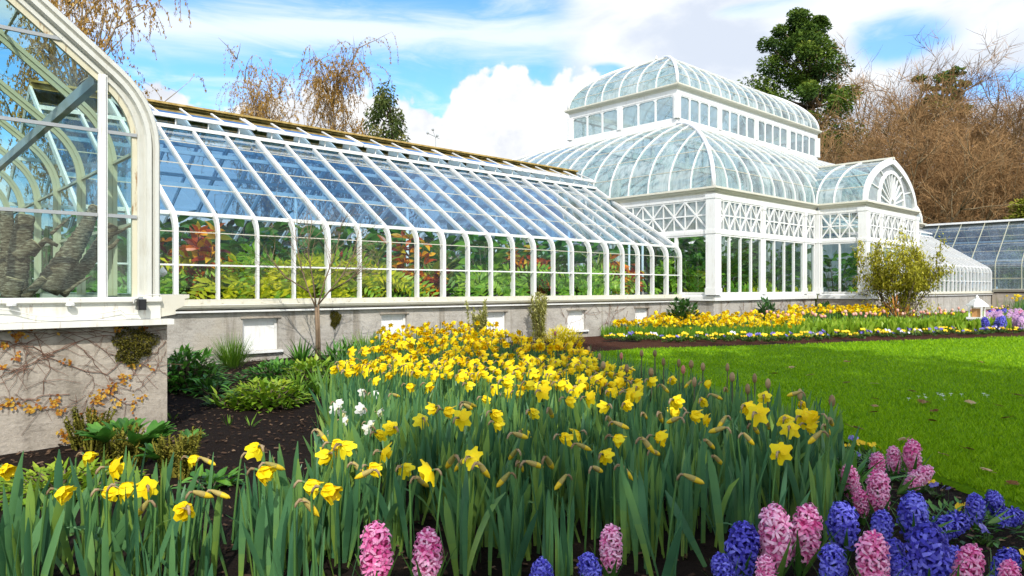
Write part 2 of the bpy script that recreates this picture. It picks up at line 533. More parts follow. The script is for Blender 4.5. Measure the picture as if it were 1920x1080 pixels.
WHITE = paint('white_paint', (0.76, 0.76, 0.74), (0.44, 0.40, 0.30), 0.45, rust=0.10)
IVORY = paint('weathered_ivory_paint', (0.72, 0.71, 0.64), (0.42, 0.38, 0.27), 0.5, rust=0.35)
VERGE = paint('weathered_verge_paint', (0.62, 0.62, 0.56), (0.40, 0.37, 0.27), 0.55, rust=0.10)
FRAME_RUST = paint('rust_streaked_paint', (0.62, 0.58, 0.42), (0.40, 0.30, 0.14), 0.7, rust=0.9)
INNER = paint('aged_inner_paint', (0.50, 0.47, 0.32), (0.40, 0.37, 0.22), 0.5)
GREYBAR = paint('grey_glazing_bar', (0.34, 0.36, 0.37), (0.22, 0.22, 0.20), 0.4)
GUTTER = paint('stained_gutter_paint', (0.60, 0.57, 0.47), (0.33, 0.29, 0.20), 0.6)
CORNICE = paint('cream_cornice_paint', (0.66, 0.63, 0.52), (0.42, 0.37, 0.25), 0.5)
RIDGE = simple('lichened_ridge_board', [(0.3, (0.16, 0.10, 0.03)), (0.5, (0.42, 0.29, 0.09)), (0.7, (0.55, 0.42, 0.20))], 9, 0.85, 0.4)
CONC = concrete('rough_concrete', (0.44, 0.385, 0.315), (0.20, 0.17, 0.135))
CONC2 = concrete('pale_concrete', (0.46, 0.43, 0.38), (0.28, 0.255, 0.22))
GLASS = glassmat('clear_pane', (0.98, 0.995, 0.985), 0.26, dirt=0.02)
GLASS_ROOF = glassmat('roof_pane', (0.57, 0.80, 0.96), 1.9, milk=0.04, milkcol=(0.35, 0.48, 0.58), milkvar=0.8, streak=(5, 1.2, 5))
GLASS_GABLE = glassmat('greenish_pane', (0.76, 0.89, 0.85), 0.45, dirt=0.06)
GLASS_WASH = glassmat('shade_washed_pane', (0.66, 0.83, 0.84), 0.7, milk=0.76, milkcol=(0.70, 0.78, 0.775), milkvar=0.80, streak=(9, 9, 0.7), cell=(1 / .5704, 1 / .6088, 1 / .42))
GLASS_LATT = glassmat('frosted_pane', (0.7, 0.75, 0.75), 0.5, milk=0.6, milkcol=(0.62, 0.62, 0.62), milkvar=0.3)
GLASS_DARK = glassmat('window_pane', (0.86, 0.93, 0.90), 0.45, dirt=0.03)
# ------------------------------------------------------------------ the setting: ground
def grid_sheet(name, P, z, mat, res=0.5, amp=0.0, scale=1.0, kind='structure', skirt=0.0):
    """flat polygon sheet, triangulated on a fine grid so it can undulate"""
    bm = bmesh.new()
    vs = [bm.verts.new((x, y, z)) for x, y in P]
    f = bm.faces.new(vs)
    if f.normal.z < 0: f.normal_flip()
    bmesh.ops.triangulate(bm, faces=bm.faces[:])
    if res:
        xs = [p[0] for p in P]; ys = [p[1] for p in P]
        k = math.floor(min(xs) / res) + 1
        while k * res < max(xs):
            bmesh.ops.bisect_plane(bm, geom=bm.verts[:] + bm.edges[:] + bm.faces[:], plane_co=(k * res, 0, 0), plane_no=(1, 0, 0)); k += 1
        k = math.floor(min(ys) / res) + 1
        while k * res < max(ys):
            bmesh.ops.bisect_plane(bm, geom=bm.verts[:] + bm.edges[:] + bm.faces[:], plane_co=(0, k * res, 0), plane_no=(0, 1, 0)); k += 1
    for v in bm.verts:
        v.co.z += amp * mnoise.noise(Vector((v.co.x * scale, v.co.y * scale, 3.7)))
    if skirt:
        be = [e for e in bm.edges if e.is_boundary]
        ex = bmesh.ops.extrude_edge_only(bm, edges=be)
        for v in [g for g in ex['geom'] if isinstance(g, bmesh.types.BMVert)]: v.co.z -= skirt
    bm.normal_update()
    me = bpy.data.meshes.new(name); bm.to_mesh(me); bm.free()
    for p in me.polygons: p.use_smooth = True
    me.materials.append(mat)
    o = bpy.data.objects.new(name, me); COL.objects.link(o)
    o['kind'] = kind
    return o

SOIL = simple('dark_garden_soil', [(0.30, (0.016, 0.010, 0.007)), (0.46, (0.046, 0.027, 0.018)), (0.60, (0.095, 0.055, 0.035)), (0.74, (0.17, 0.105, 0.065))], 9, 0.95, 1.0, bdist=0.05, detail=9)
MULCH = simple('red_brown_mulch', [(0.30, (0.06, 0.022, 0.012)), (0.48, (0.17, 0.065, 0.032)), (0.66, (0.28, 0.12, 0.06))], 12, 0.95, 0.9, bdist=0.04, detail=8)
MEADOW = simple('rough_grass', [(0.3, (0.03, 0.06, 0.012)), (0.55, (0.07, 0.12, 0.025)), (0.75, (0.11, 0.12, 0.04))], 0.6, 0.95, 0.3)
LAWN = simple('mown_grass', [(0.28, (0.11, 0.235, 0.002)), (0.45, (0.175, 0.345, 0.003)), (0.62, (0.25, 0.43, 0.004)), (0.8, (0.33, 0.48, 0.010))], 7.0, 0.9, 0.8, detail=9, bdist=0.03)

G = 900
grid_sheet('ground', [(-G, -G), (G, -G), (G, G), (-G, G)], -0.03, MEADOW, res=0)
bed = [(-4.0, -3.5), (9.0, -6.0), (22, 9.0), (14.6, 9.2), (14.3, 9.62), (1.45, 9.62), (1.5, 5.3), (-6, 5.3)]
grid_sheet('garden_soil', bed, 0.0, SOIL, res=0.25, amp=0.035, scale=2.2)
lawn_px = [(1060, 672), (1160, 682), (1260, 704), (1400, 748), (1530, 802), (1600, 842), (1690, 880), (1790, 915), (1920, 962), (2080, 1030), (2300, 1110),
           (2500, 1000), (2700, 760), (2500, 640), (2200, 627), (1920, 634), (1650, 643), (1400, 652), (1200, 657), (1130, 663), (1075, 668)]
lawn_xy = [tuple(gp(x, y)[:2]) for x, y in lawn_px]
grid_sheet('lawn', lawn_xy, 0.025, LAWN, res=0.5, amp=0.012, scale=0.8, skirt=0.10)
mulch_px = [(960, 670), (1060, 674), (1130, 667), (1200, 661), (1400, 656), (1650, 647), (1920, 638), (2250, 630)]
mulch_xy = [tuple(gp(x, y)[:2]) for x, y in mulch_px] + [(44.0, 5.0), (44, 9.2), (23.5, 9.0), (23.5, 7.3), (19.4, 7.3), (19.4, 8.6), (14.2, 8.6), (14.2, 9.5), (8.2, 9.5)]
grid_sheet('mulch_border', mulch_xy, 0.012, MULCH, res=0.3, amp=0.03, scale=2.0)

# ------------------------------------------------------------------ greenhouse sections
def arch_profile(zs, zv, Rr, W, zr, nroof=5):
    """(depth, height) from sill to ridge: upright, bend, straight slope"""
    lo, hi = 0.2, 1.5
    for _ in range(60):
        t = (lo + hi) / 2
        d = Rr * (1 - math.cos(t)); z = zv + Rr * math.sin(t)
        # slope direction (sin t, cos t)
        if (W - d) * math.cos(t) - (zr - z) * math.sin(t) > 0: lo = t
        else: hi = t
    t = (lo + hi) / 2
    pts = [(0, zs), (0, (zs + zv) / 2), (0, zv)]
    for k in range(1, 8):
        a = t * k / 7
        pts.append((Rr * (1 - math.cos(a)), zv + Rr * math.sin(a)))
    d0, z0 = pts[-1]
    for k in range(1, nroof + 1):
        pts.append((d0 + (W - d0) * k / nroof, z0 + (zr - z0) * k / nroof))
    return pts

def prof_at(prof, d):
    for (d0, z0), (d1, z1) in zip(prof, prof[1:]):
        if d0 <= d <= d1 and d1 > d0:
            return z0 + (z1 - z0) * (d - d0) / (d1 - d0)
    return prof[-1][1]

def make_wing(name, label, X0, nb, dx, thick, Yf, W, prof, windows=(), wall_to=None, wall_from=None, detail=True):
    """long glass range with its eaves along +X, its front at Yf"""
    root = thing(name, (X0, Yf, 0), label, 'greenhouse')
    X1 = X0 + nb * dx
    full = [(d, z) for d, z in prof] + [(2 * W - d, z) for d, z in prof[::-1][1:]]
    path = [(0, d, z) for d, z in full]
    for th in (0.016, 0.028):
        mb = MB(); mb.sweep(path, [(-0.035 - th * .3, -th), (-0.035 - th * .3, th), (0.012, th), (0.012, th * .6), (0.055 + th * .5, th * .6), (0.055 + th * .5, -th * .6), (0.012, -th * .6), (0.012, -th)], (1, 0, 0))
        me = mb.mesh('rib', WHITE, False)
        for k in range(nb + 1):
            if (k in thick) == (th > 0.02):
                o = bpy.data.objects.new('rib', me); COL.objects.link(o); o.parent = root; o.location = (k * dx, 0, 0)
    g = MB()
    vs = []; fs = []
    for i, (d, z) in enumerate(full):
        vs += [(0.01, d, z), (dx - 0.01, d, z)]
        if i: fs.append((2 * i - 2, 2 * i - 1, 2 * i + 1, 2 * i))
    mats = []
    for i in range(len(full) - 1):
        zz = (full[i][1] + full[i + 1][1]) / 2
        mats.append(0 if zz < prof[9][1] + 0.01 else 1)
    g.v = vs; g.f = [list(f) for f in fs]; g.m = mats; g.t = [0.5] * len(fs)
    gm = g.mesh('glass_bay', [GLASS, GLASS_ROOF], True)
    for k in range(nb):
        o = bpy.data.objects.new('glass_bay', gm); COL.objects.link(o); o.parent = root; o.location = (k * dx, 0, 0)
    # horizontal bars
    dk, zk = prof[9]
    def hbar(nm, d, z, w, h, mat, off=0.0, x0=None, x1=None):
        b = MB(); b.box(X0 if x0 is None else x0, X1 if x1 is None else x1, Yf + d - w / 2, Yf + d + w / 2, z - h / 2, z + h / 2)
        return b.build(nm, mat, root)
    hbar('transom', -0.005, 1.30, 0.03, 0.022, WHITE)
    hbar('glazing_bar', 0.0, prof[2][1] + 0.01, 0.02, 0.012, GUTTER)
    hbar('purlin', dk + 0.01, zk - 0.015, 0.05, 0.05, WHITE)
    hbar('transom', 2 * W, 1.30, 0.03, 0.022, WHITE)
    hbar('purlin', 2 * W - dk - 0.01, zk - 0.015, 0.05, 0.05, WHITE)
    sl = (prof[-1][1] - zk) / (W - dk)
    for q, f in enumerate((0.20, 0.42, 0.64)):
        for sgn in (0,):
            d = dk + (W - dk) * f; z = zk + (d - dk) * sl
            dd = d if not sgn else 2 * W - d
            b = MB(); b.box(X0, X1, Yf + dd - 0.006, Yf + dd + 0.006, z - 0.004, z + 0.006)
            b.build('lap_line', GUTTER, root)
    for f in (0.30, 0.62):
        for sgn in (0, 1):
            d = dk + (W - dk) * f; z = zk + (d - dk) * sl - 0.13
            hbar('roof_purlin', d if not sgn else 2 * W - d, z, 0.045, 0.06, WHITE)
    # ridge board and propped vents
    b = MB(); b.box(X0, X1, Yf + W - 0.03, Yf + W + 0.03, prof[-1][1] + 0.0, prof[-1][1] + 0.08)
    b.bar((X0, Yf + W, prof[-1][1] + 0.10), (X1, Yf + W, prof[-1][1] + 0.10), 0.19, 0.035)
    b.build('ridge_board', RIDGE, root)
    dv = W - 0.72; zv_ = prof[-1][1] - 0.28
    for sgn in (0, 1):
        hb = hbar('vent_curb', (dv if not sgn else 2 * W - dv), prof_at(prof, dv) + 0.045, 0.06, 0.06, WHITE)
        k = 0
        for a, e in zip(sorted(thick), sorted(thick)[1:]):
            xa, xe = X0 + a * dx + 0.03, X0 + e * dx - 0.03
            yy = (lambda d: Yf + (d if not sgn else 2 * W - d))
            fr = MB()
            fr.bar((xa, yy(dv), zv_ + .03), (xe, yy(dv), zv_ + .03), 0.055, 0.06)
            n = e - a
            for j in range(n + 1):
                xx = xa + (xe - xa) * j / n
                fr.bar((xx, yy(dv), zv_ + .03), (xx, yy(W - 0.08), prof[-1][1] + 0.03), 0.035, 0.04)
            for j in range(n):
                xx = xa + (xe - xa) * (j + .5) / n
                fr.bar((xx, yy(dv + .02), zv_), (xx, yy(dv + .05), prof_at(prof, dv + .05)), 0.018, 0.018)
            fo = fr.build('vent_sash', WHITE, root)
            gl = MB(); gl.add([(xa, yy(dv), zv_ + .04), (xe, yy(dv), zv_ + .04), (xe, yy(W - .08), prof[-1][1] + .04), (xa, yy(W - .08), prof[-1][1] + .04)], [(0, 1, 2, 3)])
            gl.build('vent_pane', GLASS_ROOF, fo)
    # sill, gutter and plinth wall
    wx0 = X0 if wall_from is None else wall_from; wx1 = X1 if wall_to is None else wall_to
    b = MB(); b.box(wx0, wx1, Yf - 0.06, Yf + 0.06, 0.785, 0.85)
    k = wx0 + 0.3
    while k < wx1:                                  # small blocks and rivets along the sill
        b.box(k, k + 0.03, Yf - 0.068, Yf - 0.06, 0.80, 0.835); k += 0.27
    b.build('sill', GUTTER, root)
    b = MB()
    b.sweep([(wx0, Yf - 0.05, 0.755), (wx1, Yf - 0.05, 0.755)], [(-0.0, 0.028), (0.075, 0.028), (0.085, 0.018), (0.07, -0.015), (0.04, -0.038), (0.0, -0.042)], (0, 0, 1))
    b.build('gutter', CORNICE, root)
    b = MB(); b.box(wx0, wx1, Yf - 0.085, Yf - 0.02, 0.675, 0.70); b.build('drip_board', WHITE, root)
    w = MB()
    cuts = sorted(windows)
    xs = wx0
    y0, y1 = Yf - 0.02, Yf + 0.20
    for (a, e, z0, z1) in cuts:
        w.box(xs, a, y0, y1, -0.2, 0.675)
        w.box(a, e, y0, y1, -0.2, z0); w.box(a, e, y0, y1, z1, 0.675)
        xs = e
    w.box(xs, wx1, y0, y1, -0.2, 0.675)
    w.build('plinth_wall', CONC2, root)
    w = MB(); xs = wx0
    for (a, e, z0, z1) in list(cuts) + [(wx1, wx1, 1, 1)]:
        if z0 < .23: w.box(xs, a - .06, y0 - .014, y0 - .001, -.2, .20); xs = e + .06
    w.box(xs, wx1, y0 - .014, y0 - .001, -.2, .20); w.build('plinth_course', CONC2, root)
    w = MB(); w.box(wx0, wx1, Yf + 2 * W - 0.1, Yf + 2 * W + 0.1, -0.1, 0.84); w.build('rear_wall', CONC2, root)
    for (a, e, z0, z1) in cuts:
        f = MB()
        t = 0.035
        f.box(a, a + t, y0 + 0.05, y0 + 0.12, z0, z1); f.box(e - t, e, y0 + 0.05, y0 + 0.12, z0, z1)
        f.box(a + t, e - t, y0 + 0.05, y0 + 0.12, z1 - t, z1); f.box(a + t, e - t, y0 + 0.05, y0 + 0.12, z0, z0 + t * .8)
        fo = f.build('basement_window', WHITE, root)
        pz = MB(); pz.box(a + t, e - t, y0 + 0.075, y0 + 0.10, z0 + t * .8, z1 - t); pz.box((a + e) / 2 - .012, (a + e) / 2 + .012, y0 + 0.069, y0 + 0.075, z0 + t * .8, z1 - t)
        pz.build('panel', WHITE, fo)
        s_ = MB(); s_.box(a - .03, e + .05, y0 - 0.05, y0 + 0.05, z0 - 0.035, z0 - .003); s_.build('window_sill', WHITE, fo)
        l = MB(); l.box(a - .03, e + .03, y0 - 0.022, y0 - .003, z1 + .003, z1 + 0.03); l.build('lintel', CONC, fo)
    # staging inside
    b = MB()
    b.box(X0, X1, Yf + 0.22, Yf + 1.2, 0.55, 0.79); b.box(X0, X1, Yf + 2 * W - 1.3, Yf + 2 * W - 0.2, 0.55, 0.74)
    b.build('plant_bench', SOIL, root)
    b = MB(); b.box(X0, X1, Yf + 0.2, Yf + 2 * W - 0.1, 0.0, 0.05); b.build('floor_slab', CONC, root)
    if detail:
        for k in sorted(thick):
            for d in (dk + (W - dk) * 0.30, 2 * W - dk - (W - dk) * 0.30):
                p = MB(); p.tube([(X0 + k * dx + .02, Yf + d, 0.05), (X0 + k * dx + .02, Yf + d, zk + (dk + (W - dk) * 0.30 - dk) * sl - .1)], 0.028, 8)
                p.build('post', WHITE, root, True)
    return root

PW = arch_profile(0.85, 1.72, 0.33, 3.31, 4.05)
X0w = 2.96 - 2 * 0.5365
wins = []
for (xa, xb, ya, yb) in ((455, 522, 598, 658), (715, 763, 590, 640), (913, 949, 586, 627), (1064, 1098, 583, 620), (1191, 1216, 579, 604)):
    xm = (xa + xb) / 2; u = (xm - 960) / FPX; D = 9.59 / (VY + RY * u)
    wins.append((onY(xa, 9.59), onY(xb, 9.59), max(0.11, 1 - (yb - 541) * D / FPX), 1 - (ya - 541) * D / FPX))
make_wing('greenhouse_wing', 'long white ribbed glass wing with curved eaves between the gable house and the tall pavilion', X0w, 23, 0.5365, {2, 6, 10, 14, 18, 22, 23}, 9.61, 3.31, PW, wins, wall_to=14.28, wall_from=1.6)
# its right-hand twin beyond the pavilion
make_wing('greenhouse_wing', 'lower glass wing half hidden behind the shrub, from porch to far end house', 28.2, 23, 0.545, {0, 4, 8, 12, 16, 20, 23}, 9.61, 3.31, PW, (), detail=False)

GLASS_FAR = glassmat('pale_far_pane', (0.72, 0.86, 0.95), 1.6, milk=0.30, milkcol=(0.55, 0.66, 0.74), milkvar=0.8, cell=(1, 1.5, 2.5))
# ------------------------------------------------------------------ end houses (ridge along Y, glazed gable to the front)
def make_end_house(name, label, Xe, sgn, Yg, Y1, W, zr, detailed):
    """Xe: outer face of the eave wall that faces the wing; sgn: direction from that wall to the ridge"""
    zs, zv, Rr = 0.94, 1.95, 0.62
    prof = arch_profile(zs, zv, Rr, W, zr, 6)
    root = thing(name, (Xe, Yg, 0), label, 'greenhouse')
    P = lambda d, z, y: (Xe + sgn * d, y, z)
    full = [(d, z) for d, z in prof] + [(2 * W - d, z) for d, z in prof[::-1][1:]]
    # moulded verge of the gable
    out = [P(d, z, Yg) for d, z in full]
    B = (0, -1, 0) if sgn < 0 else (0, 1, 0)
    # across = tangent x B ; for the wall side going up: (0,0,1)x(0,-1,0) = (1,0,0)
    f = 1 if sgn < 0 else -1                       # B points to the front when f = 1
    def sec(pts): return [(a, b * f) for a, b in pts]
    mb = MB()
    mb.sweep(out, sec([(0.0, -0.10), (0.0, 0.03), (-0.012, 0.05), (-0.035, 0.05), (-0.04, 0.036), (-0.052, 0.020), (-0.058, 0.055), (-0.085, 0.055), (-0.092, 0.015), (-0.128, 0.026), (-0.135, 0.01), (-0.135, -0.10)]), B)
    mb.build('verge_frame', VERGE, root)
    mb = MB(); mb.sweep([P(d, z, Yg) for d, z in full], sec([(-0.1352, -0.02), (-0.1352, 0.012), (-0.165, 0.012), (-0.165, -0.02)]), B)
    mb.build('inner_frame', FRAME_RUST, root)
    # arched ribs behind the gable
    mb = MB()
    path = [(sgn * d, 0, z) for d, z in full]
    mb.sweep(path, sec([(-0.0, -0.022), (-0.0, 0.022), (-0.03, 0.022), (-0.03, 0.012), (-0.065, 0.012), (-0.065, -0.012), (-0.03, -0.012), (-0.03, -0.022)]), B)
    me = mb.mesh('rib', INNER)
    n = int((Y1 - Yg) / 1.05)
    dy = (Y1 - Yg) / n
    for k in range(1, n + 1):
        o = bpy.data.objects.new('rib', me); COL.objects.link(o); o.parent = root; o.location = (0, k * dy, 0)
    g = MB(); vs = []; fs = []
    for i, (d, z) in enumerate(full):
        vs += [(sgn * d, 0.01, z), (sgn * d, dy - 0.01, z)]
        if i: fs.append((2 * i - 2, 2 * i - 1, 2 * i + 1, 2 * i))
    g.add(vs, fs)
    gm = g.mesh('glass_bay', GLASS_GABLE if detailed else GLASS_FAR, True)
    for k in range(n):
        o = bpy.data.objects.new('glass_bay', gm); COL.objects.link(o); o.parent = root; o.location = (0, k * dy, 0)
    for (d, z, w, h, nm) in ((0.35, 2.36, 0.05, 0.08, 'purlin'), (1.5, prof_at(prof, 1.5) - .12, 0.05, 0.08, 'purlin'), (0.0, 1.47, 0.03, 0.025, 'transom'), (0.02, 1.98, 0.03, 0.02, 'transom')):
        for q in (0, 1):
            dd = d if not q else 2 * W - d
            b = MB(); x = Xe + sgn * dd; b.box(x - w / 2, x + w / 2, Yg + 0.05, Y1, z - h / 2, z + h / 2); b.build(nm, GREYBAR if nm == 'purlin' else INNER, root)
    for fq in (0.2, 0.4, 0.6, 0.8):
        d = prof[9][0] + (W - prof[9][0]) * fq; z = prof_at(prof, d)
        for q in (0, 1):
            x = Xe + sgn * (d if not q else 2 * W - d)
            b = MB(); b.box(x - .008, x + .008, Yg + .05, Y1, z - .006, z + .008); b.build('lap_line', GUTTER, root)
    b = MB(); x = Xe + sgn * W; b.box(x - .07, x + .07, Yg - .05, Y1, zr - .02, zr + .08); b.build('ridge_board', RIDGE if detailed else WHITE, root)
    # gable glazing: panes between mullions and transoms
    def ztop(d):
        d = min(d, 2 * W - d)
        best = None
        for (d0, z0), (d1, z1) in zip(prof[2:], prof[3:]):
            if d0 <= d <= d1: best = z0 + (z1 - z0) * (d - d0) / max(1e-6, d1 - d0)
        return best if best else zv
    mulls = [0.34, 1.33, 2.32, 2 * W - 2.0, 2 * W - 1.0, 2 * W - .34] if detailed else [0.9, 1.8, W, W + .9, W + 1.8]
    mulls = sorted(m for m in set(round(m, 3) for m in mulls) if m < 2 * W - 0.2)
    edges = [0.15] + mulls + [2 * W - 0.15]
    for a, e in zip(edges, edges[1:]):
        g = MB(); m_ = 10; vs = []
        ds = [a + (e - a) * i / m_ for i in range(m_ + 1)]
        for d in ds: vs += [P(d, zs, Yg + .002), P(d, ztop(d) - 0.16, Yg + .002)]
        g.add(vs, [(2 * i, 2 * i + 2, 2 * i + 3, 2 * i + 1) for i in range(m_)])
        g.build('gable_pane', GLASS_GABLE, root)
    for d in mulls:
        b = MB(); x = Xe + sgn * d; b.box(x - .026, x + .026, Yg - .03, Yg - .001, zs, ztop(d) - 0.15); b.box(x - .012, x + .012, Yg - .045, Yg - .03, zs, ztop(d) - 0.15)
        b.build('mullion', WHITE, root)
    for z in (1.47, 2.01, 2.55, 3.1):
        cuts = [0.14] + mulls + [2 * W - 0.14]
        lo = next((d for d in [0.14 + i * 0.02 for i in range(400)] if ztop(d) - .15 > z), None)
        if lo is None: continue
        b = MB(); b.box(min(Xe + sgn * lo, Xe + sgn * (2 * W - lo)), max(Xe + sgn * lo, Xe + sgn * (2 * W - lo)), Yg - .022, Yg - .004, z - .011, z + .011)
        b.build('transom', GREYBAR, root)
    # sill board and plinth
    xa, xb = sorted((Xe, Xe + sgn * 2 * W))
    b = MB()
    b.sweep([(xa - .02, Yg, 0.85), (xb + .0, Yg, 0.85)], [(-0.03, 0.09), (0.055, 0.09), (0.07, 0.082), (0.07, 0.06), (0.05, 0.052), (0.045, 0.035), (0.045, -0.05), (0.05, -0.055), (-0.03, -0.055)], (0, 0, 1))
    b.build('sill_board', IVORY, root)
    b = MB(); b.box(xa - .05, xb + .07, Yg - .10, Yg + .05, 0.755, 0.792); b.build('ledge', IVORY, root)
    b = MB(); b.box(xa - .05, xb + .055, Yg + .0, Yg + .22, -0.2, 0.754)
    x = Xe
    b.box(min(x, x + sgn * .2) + (.055 if sgn < 0 else -.055), max(x, x + sgn * .2) + (.055 if sgn < 0 else -.055), Yg + .2201, 9.55, -0.2, 0.754)
    b.build('plinth_wall', CONC, root)
    # eaves gutter along the side wall, its moulded end shows at the corner
    b = MB(); q = 1 if sgn < 0 else -1
    b.sweep([(Xe, Yg - .03, 0.88), (Xe, 9.5, 0.88)], [(0.0, 0.075), (0.19 , 0.075), (0.19, 0.05), (0.16, 0.045), (0.16, 0.0), (0.10, -0.03), (0.10, -0.06), (0.0, -0.075)] if sgn < 0 else [(-a, z) for a, z in [(0.0, 0.075), (0.19, 0.075), (0.19, 0.05), (0.16, 0.045), (0.16, 0.0), (0.10, -0.03), (0.10, -0.06), (0.0, -0.075)]], (0, 0, 1))
    b.build('gutter', GUTTER, root)
    x2 = Xe + sgn * 2 * W
    b = MB(); b.box(min(x2, x2 - sgn * .2), max(x2, x2 - sgn * .2), Yg + .23, Y1, -.1, 0.93); b.build('far_wall', CONC, root)
    b = MB(); b.box(xa + .25, xb - .25, Yg + .26, Y1, 0.55, 0.80); b.build('plant_bench', SOIL, root)
    return root, prof
GH, gprof = make_end_house('gable_house', 'glazed gable end house with a curved white verge on a creeper grown concrete base', 1.479, -1, 5.15, 18.0, 2.7, 4.45, True)
make_end_house('gable_house', 'far end house showing its sloping glass roof beyond the flowering shrub', 40.75, 1, 5.15, 18.0, 2.7, 4.45, False)

# ------------------------------------------------------------------ pavilion
def ell(ins, z0, rise, n=12, pm=60):
    out = []
    for k in range(n + 1):
        p = R(pm) * k / n
        out.append((ins * (1 - math.cos(p)) / (1 - math.cos(R(pm))), z0 + rise * math.sin(p) / math.sin(R(pm))))
    return out

def hip_roof(root, x0, x1, y0, y1, prof, ribs_w, ribs_s, glass, rw=0.026, back=True, ke=1.0):
    """four curved glass slopes; ribs stop at the hips"""
    imax = prof[-1][0]
    rs = [(-0.03, -rw / 2), (-0.03, rw / 2), (0.03, rw / 2), (0.03, -rw / 2)]
    def zof(i):
        for (a, za), (b, zb) in zip(prof, prof[1:]):
            if a <= i <= b + 1e-9: return za + (zb - za) * (i - a) / (b - a)
        return prof[-1][1]
    def cut(lim):
        out = [(i, z) for i, z in prof if i < lim - 1e-6]
        out.append((min(lim, imax), zof(min(lim, imax))))
        return out
    rings = [(x0 + i, x1 - i * ke, y0 + i, y1 - i, z) for i, z in prof]
    for side in range(4):
        g = MB(); vs = []; fs = []
        for (a, b, c, d, z) in rings:
            e = [((a, c, z), (b, c, z)), ((b, c, z), (b, d, z)), ((b, d, z), (a, d, z)), ((a, d, z), (a, c, z))][side]
            vs += [e[0], e[1]]
        fs = [(2 * i, 2 * i + 1, 2 * i + 3, 2 * i + 2) for i in range(len(rings) - 1)]
        g.add(vs, fs); g.build('roof_glass', glass, root, True)
    for y in ribs_w:
        lim = min(imax, y - y0, y1 - y)
        if lim < 0.08: continue
        for sx, B in ((0, (0, 1, 0)), (1, (0, -1, 0))):
            pts = [((x0 + i) if not sx else (x1 - i * ke), y, z) for i, z in cut(lim)]
            m = MB(); m.sweep(pts, rs, B); m.build('roof_rib', WHITE, root)
    for x in ribs_s:
        lim = min(imax, x - x0, (x1 - x) / ke)
        if lim < 0.08: continue
        for sy, B in ((0, (1, 0, 0)), (1, (-1, 0, 0))):
            if sy and not back: continue
            pts = [(x, (y0 + i) if not sy else (y1 - i), z) for i, z in cut(lim)]
            m = MB(); m.sweep(pts, rs, B); m.build('roof_rib', WHITE, root)
    for (sx, sy) in ((0, 0), (1, 0), (0, 1), (1, 1)):
        pts = [((x0 + i) if not sx else (x1 - i * ke), (y0 + i) if not sy else (y1 - i), z + 0.012) for i, z in prof]
        m = MB(); m.tube(pts, 0.05, 8); m.build('hip_rib', WHITE, root, True)
    for k in (2, 4, 6, 8, 10):
        i, z = prof[k]
        m = MB()
        m.sweep([(x0 + i, y0 + i, z + .004), (x1 - i * ke, y0 + i, z + .004), (x1 - i * ke, y1 - i, z + .004), (x0 + i, y1 - i, z + .004)], [(-0.008, -0.008), (0.010, -0.008), (0.010, 0.008), (-0.008, 0.008)], (0, 0, 1), closed=True)
        m.build('lap_line', GUTTER, root)

def lattice(root, p, q, z0, z1, n, nrm_out, glass=None):
    """bordered band of star-braced squares from p to q (plan points)"""
    p = Vector((p[0], p[1], 0)); q = Vector((q[0], q[1], 0)); o = Vector((nrm_out[0], nrm_out[1], 0))
    L = (q - p).length; d = (q - p) / L
    def pt(s, z, off=0.0): return p + d * s + o * off + Vector((0, 0, z))
    m = MB(); up = (nrm_out[0], nrm_out[1], 0); t = 0.034
    for z in (z0 + t / 2, (z0 + z1) / 2, z1 - t / 2): m.bar(pt(0, z), pt(L, z), 0.034, t, (0, 0, 1))
    c = L / n
    for k in range(2 * n + 1):
        s = min(max(k * c / 2, 0.015), L - 0.015); m.bar(pt(s, z0, .004), pt(s, z1, .004), 0.026, 0.03, up)
    for k in range(n):
        m.bar(pt(k * c, z0 + .02, .008), pt(k * c + c, z1 - .02, .008), 0.036, 0.026, up); m.bar(pt(k * c, z1 - .02, .012), pt(k * c + c, z0 + .02, .012), 0.036, 0.026, up)
    r = m.build('lattice_panel', WHITE, root)
    if glass:
        g = MB(); g.add([tuple(pt(0, z0, -.03)), tuple(pt(L, z0, -.03)), tuple(pt(L, z1, -.03)), tuple(pt(0, z1, -.03))], [(0, 1, 2, 3)]); g.build('backing_pane', glass, r)

def bigwin(root, p, q, z0, z1, n, nrm_out):
    p = Vector((p[0], p[1], 0)); q = Vector((q[0], q[1], 0)); o = Vector((nrm_out[0], nrm_out[1], 0))
    L = (q - p).length; d = (q - p) / L
    def pt(s, z, off=0.0): return p + d * s + o * off + Vector((0, 0, z))
    m = MB(); up = (nrm_out[0], nrm_out[1], 0)
    for k in range(n + 1):
        s = min(max(k * L / n, 0.02), L - 0.02); m.bar(pt(s, z0), pt(s, z1), 0.042, 0.06, up)
    m.bar(pt(0, z0 + .025, .003), pt(L, z0 + .025, .003), 0.06, 0.05, (0, 0, 1)); m.bar(pt(0, z1 - .02, .003), pt(L, z1 - .02, .003), 0.06, 0.04, (0, 0, 1))
    f = m.build('window', WHITE, root)
    g = MB(); g.add([tuple(pt(0, z0, -.01)), tuple(pt(L, z0, -.01)), tuple(pt(L, z1, -.01)), tuple(pt(0, z1, -.01))], [(0, 1, 2, 3)]); g.build('pane', GLASS_DARK, f)

